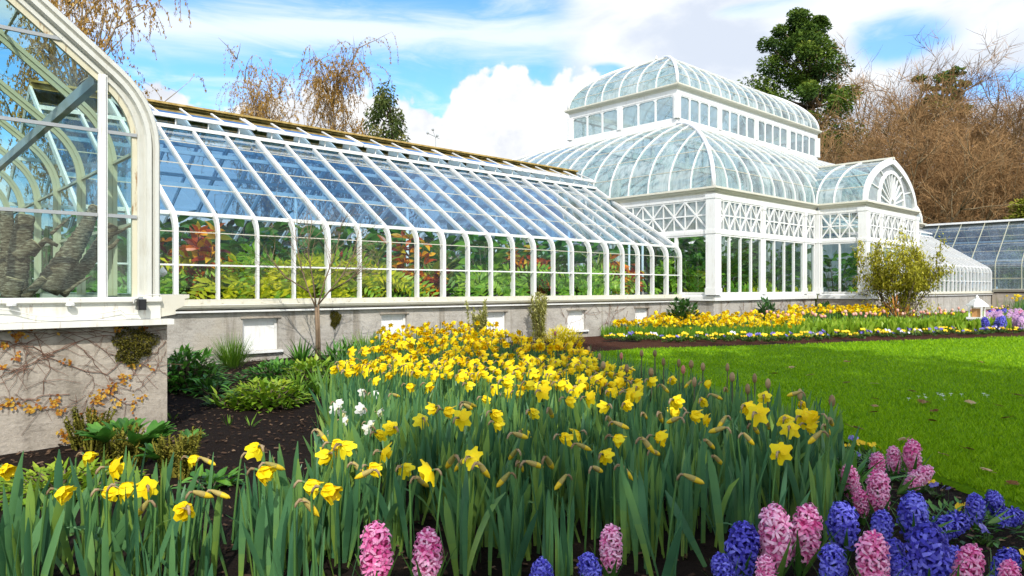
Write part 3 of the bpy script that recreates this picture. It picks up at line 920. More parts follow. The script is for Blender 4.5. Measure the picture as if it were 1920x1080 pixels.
CORN = [(-0.06, -0.09), (0.02, -0.09), (0.03, -0.05), (0.075, -0.02), (0.095, 0.02), (0.13, 0.03), (0.13, 0.075), (0.105, 0.08), (0.105, 0.065), (-0.06, 0.065)]
PX0, PX1, PY0, PY1 = 14.30, 28.1, 8.75, 19.1
pav = thing('pavilion', (PX0, PY0, 0), 'tall white pavilion with two tiers of curved whitewashed glass roof and a clerestory', 'pavilion')
ZE = 3.24
def column(root, x, y, w, z0, z1):
    m = MB(); m.box(x - w / 2, x + w / 2, y - w / 2, y + w / 2, z0, z1)
    m.box(x - w / 2 - .015, x + w / 2 + .015, y - w / 2 - .015, y + w / 2 + .015, z0, z0 + .16)
    m.box(x - w / 2 - .012, x + w / 2 + .012, y - w / 2 - .012, y + w / 2 + .012, 2.24, 2.33); m.box(x - w / 2 - .012, x + w / 2 + .012, y - w / 2 - .012, y + w / 2 + .012, z1 - .1, z1)
    m.build('column', WHITE, root)
def base_run(root, pts, outn=None):
    m = MB(); m.sweep(pts, [(-0.06, -0.06), (0.05, -0.06), (0.065, -0.05), (0.065, 0.05), (0.04, 0.07), (0.02, 0.09), (-0.06, 0.09)], (0, 0, 1)); m.build('base_board', WHITE, root)
VX0, VX1, VY0 = 19.54, 23.35, 7.456
south = [(PX0, PY1, 0.76), (PX0, PY0, 0.76), (VX0 - .08, PY0, 0.76)]
base_run(pav, south)
base_run(pav, [(VX1 + .08, PY0, 0.76), (PX1, PY0, 0.76), (PX1, PY1, .76)])
m = MB(); m.box(PX0, VX0 - .06, PY0 + .0, PY0 + .2, -.2, .699); m.box(PX0 + .0, PX0 + .2, PY0 + .2001, PY1, -.2, .699)
m.build('plinth_wall', CONC2, pav)
m = MB(); m.box(VX1 + .06, PX1, PY0, PY0 + .2, -.2, .699); m.build('plinth_wall', CONC2, pav)
m = MB(); m.sweep([(PX0, PY0, 2.285), (VX0 - .08, PY0, 2.285)], [(-.05, -.045), (.045, -.045), (.045, .03), (.03, .045), (-.05, .045)], (0, 0, 1)); m.build('lintel_beam', WHITE, pav)
m = MB(); m.sweep([(PX0, PY1, 2.285), (PX0, PY0 + .06, 2.285)], [(-.05, -.045), (.045, -.045), (.045, .03), (.03, .045), (-.05, .045)], (0, 0, 1)); m.build('lintel_beam', WHITE, pav)
m = MB(); m.sweep([(VX1 + .08, PY0, 2.285), (PX1, PY0, 2.285)], [(-.05, -.045), (.045, -.045), (.045, .045), (-.05, .045)], (0, 0, 1)); m.build('lintel_beam', WHITE, pav)
# frieze between lattice and gutter
m = MB(); m.sweep([(PX0, PY1, 3.1), (PX0, PY0, 3.1), (VX0 - .08, PY0, 3.1)], [(-.05, -.06), (.03, -.06), (.03, .06), (-.05, .06)], (0, 0, 1)); m.build('frieze_board', WHITE, pav)
m = MB(); m.sweep([(PX0, PY1, ZE), (PX0, PY0, ZE), (VX0 - .08, PY0, ZE)], CORN, (0, 0, 1)); m.build('cornice', CORNICE, pav)
m = MB(); m.sweep([(VX1 + .08, PY0, ZE), (PX1, PY0, ZE), (PX1, PY1, ZE)], CORN, (0, 0, 1)); m.build('cornice', CORNICE, pav)
posts = [16.52, 18.79]
column(pav, PX0 + .02, PY0 + .02, 0.25, .84, ZE - .1)
for x in posts: column(pav, x, PY0, 0.13, .84, 3.04)
column(pav, PX0, 13.9, 0.22, .84, ZE - .1)
ed = [PX0 + .145, posts[0] - .065, posts[0] + .065, posts[1] - .065, posts[1] + .065, VX0 - .12]
for a, b, nl, nw in ((ed[0], ed[1], 4, 4), (ed[2], ed[3], 4, 4), (ed[4], ed[5], 1, 1)):
    lattice(pav, (a, PY0), (b, PY0), 2.33, 3.04, nl, (0, -1), GLASS_LATT)
    bigwin(pav, (a, PY0), (b, PY0), 0.85, 2.24, nw, (0, -1))
yy = PY0 + .145
lattice(pav, (PX0, 13.79), (PX0, yy), 2.33, 3.04, 8, (-1, 0), GLASS_LATT)
bigwin(pav, (PX0, 9.75), (PX0, yy), 0.85, 2.24, 1, (-1, 0))
bigwin(pav, (PX0, 13.79), (PX0, 9.75), 0.85, 2.24, 4, (-1, 0))
lattice(pav, (VX1 + .12, PY0), (PX1 - .12, PY0), 2.33, 3.04, 9, (0, -1), GLASS_LATT)
bigwin(pav, (VX1 + .12, PY0), (PX1 - .12, PY0), 0.85, 2.24, 9, (0, -1))
lattice(pav, (PX1, PY0 + .12), (PX1, PY1), 0.85, 3.04, 14, (1, 0), GLASS_LATT)
m = MB(); m.box(PX0 + .2, PX1 - .2, PY1 - .1, PY1 + .1, -.1, 3.2); m.build('rear_wall', CONC2, pav)
for x in (16.5, 19.2, 22, 25):
    for y in (11.5, 15.5):
        p = MB(); p.box(x - .09, x + .09, y - .09, y + .09, 0, 5.4); p.build('inner_post', WHITE, pav)
m = MB(); m.box(PX0 + .21, PX1 - .2, PY0 + .21, PY1 - .2, 0.0, .06); m.build('floor_slab', CONC, pav)
CX0, CX1, CY0, CY1 = 17.4, 26.5, 11.85, 16.03
lo = ell(3.1, ZE + .07, 5.74 - ZE - .07)
hip_roof(pav, PX0, PX1, PY0, PY1, lo, [PY0 + (PY1 - PY0) * k / 17 for k in range(1, 17)], [PX0 + .5704 * k for k in range(1, 24)], GLASS_WASH, ke=(PX1 - CX1) / 3.1)
# clerestory
def crun(z, sec, nm, mat):
    m = MB(); m.sweep([(CX0, CY0, z), (CX1, CY0, z), (CX1, CY1, z), (CX0, CY1, z)], sec, (0, 0, 1), closed=True); m.build(nm, mat, pav)
crun(5.84, [(-.05, -.11), (.07, -.11), (.07, -.06), (.035, -.03), (.035, .08), (-.05, .08)], 'sill_band', WHITE)
crun(6.69, [(-.05, -.06), (.03, -.06), (.03, .12), (-.05, .12)], 'head_band', WHITE)
crun(6.84, [(-.06, -.06), (.04, -.06), (.07, -.02), (.12, .0), (.15, .04), (.15, .08), (-.06, .08)], 'cornice', CORNICE)
def clere(p, q, n, grp, out):
    p = Vector((*p, 0)); q = Vector((*q, 0)); o = Vector((*out, 0)); L = (q - p).length; d = (q - p) / L
    gw = L / (n / grp)
    for k in range(n // grp + 1):
        s = k * gw; w = 0.15 if 0 < k < n // grp else 0.22
        m = MB(); c = p + d * s
        m.bar(c + o * .012 + Vector((0, 0, 5.92)), c + o * .012 + Vector((0, 0, 6.63)), w, 0.10, tuple(o)); m.build('clerestory_post', WHITE, pav)
        if k == n // grp: break
        w0 = s + 0.075 + (.035 if k == 0 else 0); w1 = s + gw - .075 - (.035 if k == n // grp - 1 else 0)
        for j in range(grp):
            a = w0 + (w1 - w0) * j / grp; b = w0 + (w1 - w0) * (j + 1) / grp
            m = MB(); t = .032; z0, z1 = 5.92, 6.63
            def pt(s_, z, f=0.0): return tuple(p + d * s_ + o * f + Vector((0, 0, z)))
            ch = 0.055
            # frame with clipped upper corners, as one flat ring with depth
            outer = [(a, z0), (b, z0), (b, z1), (a, z1)]
            inn = [(a + t, z0 + t), (b - t, z0 + t), (b - t, z1 - t - ch), (b - t - ch, z1 - t), (a + t + ch, z1 - t), (a + t, z1 - t - ch)]
            out_ = [(a, z0), (b, z0), (b, z1 - ch), (b - ch, z1), (a + ch, z1), (a, z1 - ch)]
            vs = [pt(s_, z, .02) for s_, z in out_] + [pt(s_, z, .02) for s_, z in inn] + [pt(s_, z, -.02) for s_, z in inn]
            fs = []
            for i in range(6):
                j2 = (i + 1) % 6
                fs += [(i, j2, 6 + j2, 6 + i), (6 + i, 6 + j2, 12 + j2, 12 + i)]
            vs += [pt(b, z1, .02), pt(a, z1, .02)]
            fs += [(2, 18, 3), (4, 19, 5)]
            m.add(vs, fs)
            fo = m.build('clerestory_window', WHITE, pav)
            g = MB(); g.add([pt(s_, z, -.005) for s_, z in inn], [tuple(range(6))]); g.build('pane', GLASS_CL, fo)
GLASS_CL = glassmat('clerestory_pane', (0.72, 0.86, 0.88), 0.9, milk=0.42, milkcol=(0.60, 0.68, 0.72), milkvar=0.4, streak=(2, 2, 1))
clere((CX0, CY0), (CX1, CY0), 16, 4, (0, -1))
clere((CX0, CY1), (CX0, CY0), 6, 3, (-1, 0))
clere((CX1, CY1), (CX0, CY1), 16, 4, (0, 1))
clere((CX1, CY0), (CX1, CY1), 6, 3, (1, 0))
up_ = ell(2.05, 6.92, 1.60)
hip_roof(pav, CX0 - .05, CX1 + .05, CY0 - .05, CY1 + .05, up_, [CY0 + (CY1 - CY0) * k / 6 for k in range(1, 6)], [CX0 + (CX1 - CX0) * k / 16 for k in range(1, 16)], GLASS_WASH)
m = MB(); m.bar((CX0 + 1.95, (CY0 + CY1) / 2, 8.54), (CX1 - 1.95, (CY0 + CY1) / 2, 8.54), .12, .06); m.tube([(CX0 + 1.9, (CY0 + CY1) / 2, 8.55), (CX0 + 1.9, (CY0 + CY1) / 2, 8.66)], [.05, .02], 8); m.build('ridge_cap', CORNICE, pav)

# ------------------------------------------------------------------ entrance porch
por = thing('entrance_porch', ((VX0 + VX1) / 2, VY0, 0), 'white entrance porch with lattice band and a fan window under its curved gable', 'porch')
base_run(por, [(VX0, PY0 - .09, .76), (VX0, VY0, .76), (VX0 + .9, VY0, .76)])
base_run(por, [(VX1 - .9, VY0, .76), (VX1, VY0, .76), (VX1, PY0 - .09, .76)])
m = MB(); m.box(VX0, VX1, VY0 + .0, PY0 - .02, -.1, .699); m.build('plinth_wall', CONC, por)
bs = [(-.05, -.045), (.045, -.045), (.045, .03), (.03, .045), (-.05, .045)]
run = [(VX0, PY0 - .1), (VX0, VY0), (VX1, VY0), (VX1, PY0 - .1)]
m = MB(); m.sweep([(x, y, 2.285) for x, y in run], bs, (0, 0, 1)); m.build('lintel_beam', WHITE, por)
m = MB(); m.sweep([(x, y, 3.1) for x, y in run], [(-.05, -.06), (.03, -.06), (.03, .06), (-.05, .06)], (0, 0, 1)); m.build('frieze_board', WHITE, por)
m = MB(); m.sweep([(x, y, ZE) for x, y in run], CORN, (0, 0, 1)); m.build('cornice', CORNICE, por)
for x, y in ((VX0 + .02, VY0 + .02), (VX1 - .02, VY0 + .02), (VX0 + .02, PY0 - .02), (VX1 - .02, PY0 - .02)): column(por, x, y, .22, .84, ZE - .1)
for x in (VX0 + 1.1, VX1 - 1.1): column(por, x, VY0 + .005, .12, .84, 3.04)
lattice(por, (VX0, PY0 - .14), (VX0, VY0 + .13), 2.33, 3.04, 2, (-1, 0))
bigwin(por, (VX0, PY0 - .14), (VX0, VY0 + .13), .85, 2.24, 2, (-1, 0))
lattice(por, (VX1, VY0 + .13), (VX1, PY0 - .14), 2.33, 3.04, 2, (1, 0))
bigwin(por, (VX1, VY0 + .13), (VX1, PY0 - .14), .85, 2.24, 2, (1, 0))
for a, b, nl in ((VX0 + .13, VX0 + 1.04, 2), (VX0 + 1.16, VX1 - 1.16, 3), (VX1 - 1.04, VX1 - .13, 2)):
    lattice(por, (a, VY0), (b, VY0), 2.33, 3.04, nl, (0, -1), GLASS_LATT)
bigwin(por, (VX0 + .13, VY0), (VX0 + 1.04, VY0), .85, 2.24, 2, (0, -1)); bigwin(por, (VX1 - 1.04, VY0), (VX1 - .13, VY0), .85, 2.24, 2, (0, -1))
m = MB(); xa, xb = VX0 + 1.16, VX1 - 1.16
m.box(xa, xb, VY0 - .02, VY0 + .03, .1, 1.0); m.box(xa, xa + .1, VY0 - .02, VY0 + .03, 1.0, 2.2); m.box(xb - .1, xb, VY0 - .02, VY0 + .03, 1.0, 2.2); m.box((xa + xb) / 2 - .08, (xa + xb) / 2 + .08, VY0 - .02, VY0 + .03, 1.0, 2.2); m.box(xa, xb, VY0 - .015, VY0 + .025, 2.13, 2.23)
do = m.build('door', WHITE, por)
g = MB(); g.box(xa + .1, xb - .1, VY0 + .0, VY0 + .012, 1.0, 2.13); g.build('pane', GLASS_DARK, do)
hw = (VX1 - VX0) / 2; xc = (VX0 + VX1) / 2
vp = ell(hw, ZE + .07, 4.63 - ZE - .07, 12, 62)
yb = PY0 + 2.6
arc = [(VX0 + i, z) for i, z in vp] + [(VX1 - i, z) for i, z in vp[::-1][1:]]
for sgn in (0, 1):
    g = MB(); vs = []
    for i, z in vp:
        x = VX0 + i if not sgn else VX1 - i
        # stop where the porch roof dies into the pavilion roof
        ins = next((a for (a, za), (b_, zb) in zip(lo, lo[1:]) if za <= z <= zb), lo[-1][0])
        vs += [(x, VY0 + .03, z), (x, PY0 + ins + .1, z)]
    g.add(vs, [(2 * i, 2 * i + 1, 2 * i + 3, 2 * i + 2) for i in range(len(vp) - 1)]); g.build('roof_glass', GLASS_WASH, por, True)
for y in (PY0 - .02, PY0 - .5, ):
    m = MB(); m.sweep([(x, y, z) for x, z in arc], [(-.03, -.02), (-.03, .02), (.03, .02), (.03, -.02)], (0, 1, 0)); m.build('roof_rib', WHITE, por)
for k in (3, 6, 9):
    i, z = vp[k]
    for x in (VX0 + i, VX1 - i):
        m = MB(); m.box(x - .01, x + .01, VY0, PY0 + .3, z - .01, z + .01); m.build('lap_line', GUTTER, por)
m = MB(); m.sweep([(x, VY0, z) for x, z in arc], [(-.12, -.05), (-.12, .03), (-.06, .03), (-.06, .05), (.03, .05), (.03, .02), (.05, .02), (.05, -.05)], (0, 1, 0)); m.build('gable_verge', WHITE, por)
m = MB(); m.bar((xc, VY0 - .08, 4.67), (xc, yb, 4.67), .1, .05); m.build('ridge_cap', CORNICE, por)
g = MB(); vs = []
ins_ = [(VX0 + .12 + (i * (hw - .12) / hw), z - .1) for i, z in vp]
ring = ins_ + [(2 * xc - x, z) for x, z in ins_[::-1][1:]]
g.add([(x, VY0 + .02, max(z, ZE + .07)) for x, z in ring], [tuple(range(len(ring)))]); g.build('gable_pane', GLASS_LATT, por)
m = MB()
rx, rz, z0 = hw * .50, .94, ZE + .09
oval = [(xc + rx * math.cos(R(a)), VY0 - .01, z0 + rz * math.sin(R(a))) for a in range(0, 181, 12)]
m.sweep(oval, [(-.05, -.03), (-.05, .03), (.05, .03), (.05, -.03)], (0, 1, 0))
for a in range(15, 180, 15):
    m.bar((xc + .16 * math.cos(R(a)), VY0 - .01, z0 + .2 * math.sin(R(a))), (xc + rx * math.cos(R(a)), VY0 - .01, z0 + rz * math.sin(R(a))), .035, .04, (0, 1, 0))
    b2 = (xc + rx * .88 * math.cos(R(a + 7.5)), VY0 - .012, z0 + rz * .88 * math.sin(R(a + 7.5)))
hub = [(xc + .17 * math.cos(R(a)), VY0 - .012, z0 + .21 * math.sin(R(a))) for a in range(0, 181, 20)]
m.sweep(hub, [(-.03, -.03), (-.03, .03), (.03, .03), (.03, -.03)], (0, 1, 0))
for a in (25, 55, 125, 155):
    ca, sa = math.cos(R(a)), math.sin(R(a)); m.bar((xc + rx * ca, VY0, z0 + rz * sa), (xc + hw * .93 * ca, VY0, z0 + 1.25 * sa), .03, .03, (0, 1, 0))
m.build('fan_window', WHITE, por)
m = MB(); m.bar((VX0 + .1, VY0 - .01, ZE + .09), (VX1 - .1, VY0 - .01, ZE + .09), .05, .06); m.build('fan_sill', WHITE, por)
# ------------------------------------------------------------------ flowers of the front bed
rnd = random.Random(11)
DAFF_LEAF = leafmat('daffodil_leaf', [(0.02, (0.030, 0.090, 0.040)), (0.35, (0.062, 0.175, 0.078)), (0.68, (0.110, 0.250, 0.085)), (1.0, (0.22, 0.35, 0.06))], 0.34, 0.40, 0.3, 0.35)
STEM = leafmat('flower_stem', [(0.2, (0.05, 0.13, 0.03)), (0.8, (0.10, 0.22, 0.05))], 0.15, 0.5)
YEL = leafmat('yellow_tepal', [(0.0, (0.85, 0.57, 0.003)), (0.5, (0.91, 0.69, 0.006)), (0.95, (0.92, 0.78, 0.02))], 0.30, 0.5, 0.5, 0.2, 30)
ORA = leafmat('golden_trumpet', [(0.1, (0.84, 0.48, 0.003)), (0.55, (0.90, 0.59, 0.004)), (0.9, (0.92, 0.70, 0.01))], 0.25, 0.5, 0.4, 0.2, 30)
WHT = leafmat('white_tepal', [(0.2, (0.72, 0.72, 0.60)), (0.8, (0.86, 0.86, 0.80))], 0.35, 0.5, 0.3, 0.2, 30)
CREAM = leafmat('pale_yellow_trumpet', [(0.2, (0.80, 0.70, 0.20)), (0.8, (0.86, 0.80, 0.40))], 0.3, 0.5, 0.3, 0.2, 30)
SPATHE = leafmat('papery_spathe', [(0.2, (0.20, 0.13, 0.06)), (0.8, (0.46, 0.34, 0.20))], 0.3, 0.7, 0.5, 0.1, 40)
BUDG = leafmat('bud_sheath', [(0.2, (0.20, 0.20, 0.04)), (0.8, (0.42, 0.33, 0.10))], 0.15, 0.5, 0.5, 0.2, 60)
BUDY = leafmat('bud_yellow', [(0.2, (0.52, 0.38, 0.02)), (0.8, (0.86, 0.60, 0.02))], 0.15, 0.45, 0.5, 0.3, 60)

def frame_z(a):
    """matrix turning +Z to direction a"""
    return Vector((0, 0, 1)).rotation_difference(nrm(Vector(a))).to_matrix()

def tuft(mb, r, n, L, W, lean=0.22, c=(0, 0, 0), segs=5, m=0, spread=0.03, twist=None, dr=(0.05, 0.5)):
    for k in range(n):
        a = r.uniform(0, 2 * math.pi)
        l = abs(r.gauss(0, lean))
        d = Vector((math.cos(a) * l, math.sin(a) * l, 1))
        ta = r.uniform(0, math.pi)
        mb.leaf((c[0] + r.gauss(0, spread), c[1] + r.gauss(0, spread), c[2] - 0.01), d, L * r.uniform(0.72, 1.12), W * r.uniform(0.75, 1.25), r.uniform(*dr) if r.random() > .14 else r.uniform(1.0, 2.2),
                segs, m, r.uniform(0.15, 0.85), 0.18, 'strap' if segs > 3 else 0.45, 0.08, up=Vector((math.cos(ta), math.sin(ta), 0.15)))

def daff_proto(name, r, kind, h, parts=True, lean=(0, 0)):
    """kind: open / side / bud / white"""
    st = MB(); fl = MB(); co = MB(); sp = MB(); lv = MB()
    bx, by = lean
    n0 = Vector((bx, by, h - 0.035))
    p = R(r.uniform(10, 40)) if kind != 'bud' else R(r.uniform(20, 60))
    neck = [Vector((0, 0, -.01)), Vector((bx * .25, by * .25, h * .4)), Vector((bx * .7, by * .7, h * .75)), n0, n0 + Vector((.004, 0, .016)), n0 + Vector((.014, 0, .026)), n0 + Vector((.027, 0, .025))]
    st.tube(neck, [.0045, .0042, .004, .0038, .0034, .003, .003], 5, 0, .5)
    a = Vector((math.cos(p), 0, -math.sin(p)))
    b = neck[-1]
    # papery sheath along the neck
    sp.leaf(n0 + Vector((.004, 0, .016)), (0.75, r.uniform(-.4, .4), .35), .042, .011, 1.4, 4, 0, r.random(), .35, .6)
    sp.tube([n0 + Vector((.001, 0, .006)), n0 + Vector((.005, 0, .017)), n0 + Vector((.014, 0, .027)), n0 + Vector((.026, 0, .0255))], [.0036, .0044, .0046, .0036], 6, 0, .6)
    M = frame_z(a)
    if kind == 'bud':
        L = r.uniform(.066, .078)
        co.lathe([(.0038, 0), (.0075, .012), (.0098, .028), (.0102, .042), (.0076, .058), (.001, L)], 8, tuple(b), 0, r.uniform(.3, .9), M)
        co.lathe([(.0042, -.006), (.0074, .006), (.0098, .020), (.0104, .034)], 8, tuple(b), 1, r.uniform(.3, .9), M)
    else:
        flare = R(r.uniform(46, 72)) if kind != 'side' else R(r.uniform(24, 44))
        b2 = b + a * .010
        co.lathe([(.0035, 0), (.0048, .006), (.0035, .014)], 6, tuple(b - a * .003), 1, .5, M)
        for k in range(6):
            an = k * math.pi / 3 + r.uniform(-.12, .12)
            rad = M @ Vector((math.cos(an), math.sin(an), 0))
            fl_ = flare + r.uniform(-.14, .14)
            d = a * math.cos(fl_) + rad * math.sin(fl_)
            fl.leaf(tuple(b2 + rad * .004 + a * (.002 if k % 2 else 0)), d, .051 * r.uniform(.9, 1.08), .043, r.uniform(-.15, .3), 4, 0, r.uniform(.3, .9), r.uniform(.05, .3), .70, .34, up=a)
        co.lathe([(.006, 0), (.0105, .010), (.0125, .022), (.014, .031), (.0215, .040)], 14, tuple(b2), 0, r.uniform(.3, .8), M, frill=-.16)
        co.lathe([(.002, .012), (.0125, .022)], 8, tuple(b2), 0, .2, M)
    tuft(lv, r, 5 if parts else 4, h * .90, .022, .20, segs=6 if parts else 3)
    ys = {'white': (WHT, CREAM)}.get(kind, (YEL, ORA))
    root = bpy.data.objects.new(name, None); COL.objects.link(root); ORG[root.name] = Vector((0, 0, 0))
    if parts:
        st.build('stem', STEM, root, True)
        if kind == 'bud':
            co.build('bud', [BUDY, BUDG], root, True)
        else:
            f = fl.build('flower', ys[0], root, True)
            co.build('trumpet', [ys[1], STEM], f, True)
        sp.build('spathe', SPATHE, root, True)
        lv.build('leaf', DAFF_LEAF, root, True)
    else:
        bpy.data.objects.remove(root)
        al = MB()
        for q, mi in ((st, 0), (fl, 1), (sp, 3), (lv, 4)):
            al.add(q.v, q.f, mi)
            if q.f: al.t[-len(q.f):] = q.t
        al.add(co.v, co.f, 2); al.t[-len(co.f):] = co.t
        root = al.build(name, [STEM, ys[0], ys[1] if kind != 'bud' else BUDY, SPATHE, DAFF_LEAF], None, True)
    ctr = b + a * .028
    return root, Vector((ctr.x, ctr.y, ctr.z)), h

PROTO = {}
for kind, n in (('open', 6), ('side', 6), ('bud', 5), ('white', 3)):
    PROTO[kind] = []
    for k in range(n):
        h = 0.44 + 0.012 * k
        PROTO[kind].append(list(daff_proto('daffodil', rnd, kind, h, True, (rnd.uniform(-.04, .04), rnd.uniform(-.04, .04)))) + [False])
SMALL = {}
for kind, n in (('open', 5), ('side', 4), ('bud', 2), ('white', 1)):
    SMALL[kind] = [list(daff_proto('daffodil', rnd, kind, 0.43 + .015 * k, False, (rnd.uniform(-.03, .03), rnd.uniform(-.03, .03)))) + [False] for k in range(n)]

ZLAB = {}
def zone(px, py, kind):
    if px < 450: z = ('the strip before the concrete base', 'left strip')
    elif py > 840: z = ('the front edge near the hyacinths', 'front edge')
    elif px > 1210: z = ('the bed side beside the lawn', 'lawn side')
    elif py > 755: z = ('the middle of the bed', 'middle of the bed')
    elif px < 780 and py > 690: z = ('the bed flank beside the white narcissi', 'left flank')
    elif py > 690: z = ('the bed centre below the dense drift', 'centre of the bed')
    else: z = ('the dense drift reaching to the wing wall', 'dense drift')
    w = {'open': 'open yellow daffodil with flared petals in ', 'side': 'nodding half closed yellow daffodil in ', 'bud': 'slim unopened daffodil bud in ', 'white': 'white narcissus with cream trumpet in '}[kind]
    g = {'open': 'open daffodils', 'side': 'nodding daffodils', 'bud': 'daffodil buds', 'white': 'white narcissi'}[kind]
    return w + z[0], g + ' in the ' + z[1]

NDAF = [0]
def put_daff(px, py, kind, r, big=True, face=None):
    pool = (PROTO if big else SMALL)[kind]
    pr = r.choice(pool)
    root, ctr, h = pr[0], pr[1], pr[2]
    s = r.uniform(0.92, 1.08) * (1 if big else .94) * (.82 if kind == 'white' else 1)
    rz = face if face is not None else (YAW - R(90) + r.uniform(-.35, 1.15) if r.random() < .8 else YAW + R(90) - r.uniform(-.35, 1.15))
    sink = .085 if py > 850 else .05 if py > 800 else .025
    z = ctr.z * s - sink
    w = gp(px, py, z)
    off = Matrix.Rotation(rz, 3, 'Z') @ (ctr * s)
    loc = Vector((w.x - off.x, w.y - off.y, -sink))
    lab, grp = zone(px, py, kind)
    if kind == 'white':
        lab = lab.replace('open ', '')
    if not pr[3]:
        pr[3] = True
        o = root
        o.location = loc; o.rotation_euler = (0, 0, rz); o.scale = (s, s, s)
    else:
        o = dup(root, loc, rz, scale=s)
    if any(abs(px - q) < 60 for q in (705, 801, 1145)) and py > 855:
        for ch in kids(o):
            if ch.name.startswith('leaf') and not (o is root): bpy.data.objects.remove(ch)
    tag(o, lab, 'narcissus' if kind == 'white' else 'daffodil', grp)
    if kind == 'white': o.name = 'white_narcissus'
    elif kind == 'bud': o.name = 'daffodil_bud'
    NDAF[0] += 1
    return o

HERO = [  # picture positions of the flower heads
 (12,883,'s'),(165,858,'s'),(217,880,'o'),(203,925,'s'),(233,917,'s'),(275,917,'o'),(347,957,'s'),(117,927,'s'),(362,862,'s'),(390,866,'b'),(377,927,'b'),(413,927,'b'),(267,953,'b'),
 (483,843,'s'),(475,856,'b'),(493,887,'s'),(514,876,'b'),(583,913,'s'),(618,920,'s'),(580,950,'b'),(613,857,'s'),(632,836,'s'),(604,815,'b'),
 (625,856,'o'),(644,840,'s'),(722,849,'o'),(709,815,'s'),(734,802,'o'),(791,790,'o'),(812,768,'s'),(841,774,'s'),(866,784,'o'),(878,762,'b'),(928,777,'s'),(931,796,'s'),(981,812,'s'),(973,818,'b'),
 (998,773,'s'),(1033,776,'b'),(1081,815,'o'),(1094,837,'b'),(1059,821,'s'),(1156,824,'s'),(1133,856,'s'),(886,859,'o'),(962,851,'b'),(975,874,'b'),(945,900,'b'),(1028,868,'b'),(1175,884,'b'),(844,865,'b'),(860,870,'b'),
 (756,881,'s'),(803,886,'o'),(672,878,'b'),(684,887,'b'),(703,715,'o'),(728,706,'o'),(766,724,'s'),(806,727,'o'),(815,707,'o'),(741,740,'b'),(866,696,'s'),(895,703,'o'),(880,722,'s'),(909,749,'s'),(881,760,'b'),
 (928,731,'o'),(953,737,'o'),(975,740,'s'),(947,715,'s'),(991,724,'s'),(1016,737,'o'),(1050,724,'s'),(1066,752,'s'),(1081,737,'o'),(1103,745,'o'),(1128,715,'s'),(1166,718,'o'),(1137,762,'s'),(1172,762,'s'),(1190,743,'o'),
 (1155,735,'s'),(1180,738,'o'),(1115,712,'s'),(1324,721,'o'),(1267,753,'s'),(1318,751,'s'),(1303,781,'s'),(1324,787,'o'),(1399,766,'s'),(1420,776,'o'),(1433,746,'s'),(1503,759,'s'),(1471,787,'s'),(1506,783,'o'),(1527,781,'s'),
 (1465,850,'o'),(1480,805,'o'),(1520,802,'s'),(1235,820,'o'),(1213,835,'b'),(1230,848,'b'),(1300,900,'b'),(1347,862,'b'),(1330,832,'b'),(1403,825,'b'),(1345,808,'b'),(1415,805,'b'),(1355,790,'b'),(1550,806,'b'),(1560,790,'b'),
 (1145,790,'b'),(1165,798,'b'),(1210,778,'b'),(1262,790,'b'),(1240,783,'b'),(1265,770,'s'),(1220,718,'s'),(1260,713,'s'),(1245,727,'b'),(1290,722,'b'),(1360,731,'b'),(1345,745,'b'),(1440,797,'b'),(1530,820,'b'),(1490,740,'b'),(1183,692,'b'),(1000,870,'b'),(1050,905,'b'),(905,880,'b'),(1120,880,'b'),(792,905,'b'),(700,880,'s'),
 (1000,700,'o'),(1030,690,'s'),(640,690,'o'),(657,681,'s'),(627,692,'s'),(650,700,'s'),(680,690,'o'),(700,684,'o'),(720,690,'s'),(745,680,'o'),(760,690,'o'),(780,700,'s'),(800,690,'s'),(680,665,'s'),(840,690,'o'),(860,680,'s'),(900,690,'s'),(1060,700,'o'),(1090,690,'s'),(1010,675,'o'),
]
r = random.Random(4)
for x, y, k in HERO:
    kd = {'o': 'open', 's': 'side', 'b': 'bud'}[k]
    put_daff(x + r.uniform(-2, 2), y + r.uniform(-2, 2), kd, r)
for x, y in ((630,768),(640,778),(633,757),(645,790),(680,736),(678,768),(700,740),(712,775),(690,805),(694,796),(608,820)):
    put_daff(x, y, 'white', r)
# the dense drift: nearest ones as plants of their own, the rest as one mass
dense = [(700, 622), (745, 608), (800, 604), (870, 604), (930, 612), (945, 628), (1010, 640), (1085, 652), (1110, 672), (1195, 700), (1205, 738), (1120, 735), (980, 728), (860, 712), (760, 706), (640, 700), (620, 690), (650, 672), (700, 650)]
cand = scatter(dense, 1500, 5)
r.shuffle(cand)
kept = []
for x, y in cand:
    sz = 0.075 * FPX / (0.55 * FPX / (y - 541))
    dm = sz * (0.33 if y < 665 else 0.60)
    if all((x - a) ** 2 + ((y - b) * 1.5) ** 2 > dm * dm for a, b in kept): kept.append((x, y))
kept.sort(key=lambda p: -p[1])
NMAX = 296
near = kept[:max(0, NMAX - NDAF[0])]
rest = kept[len(near):]
for x, y in near:
    put_daff(x, y, r.choice(('open', 'side', 'open')), r, big=False)
print('DAFF individuals', NDAF[0], 'rest', len(rest))
far = MB()
FM = [STEM, YEL, ORA, SPATHE, DAFF_LEAF]
def merge_small(mb, protos, loc, rz, s, r):
    o = r.choice(protos)[0]
    me = o.data; M = Matrix.Rotation(rz, 3, 'Z') * s
    vs = [M @ v.co + Vector(loc) for v in me.vertices]
    base = len(mb.v)
    mb.v.extend(vs)
    t = me.attributes['tint'].data; dt = r.uniform(-.25, .25)
    for p in me.polygons:
        mb.f.append([i + base for i in p.vertices]); mb.m.append(p.material_index); mb.t.append(min(1, max(0, t[p.index].value + dt)))
for x, y in rest:
    h = .45; w = gp(x, y, (h - .02) * .92)
    merge_small(far, SMALL[r.choice(('open', 'side', 'open'))], (w.x, w.y, 0), YAW - R(90) + r.gauss(0, 1.2), r.uniform(.84, 1.0), r)
o = far.build('daffodil_drift', FM, None, True)
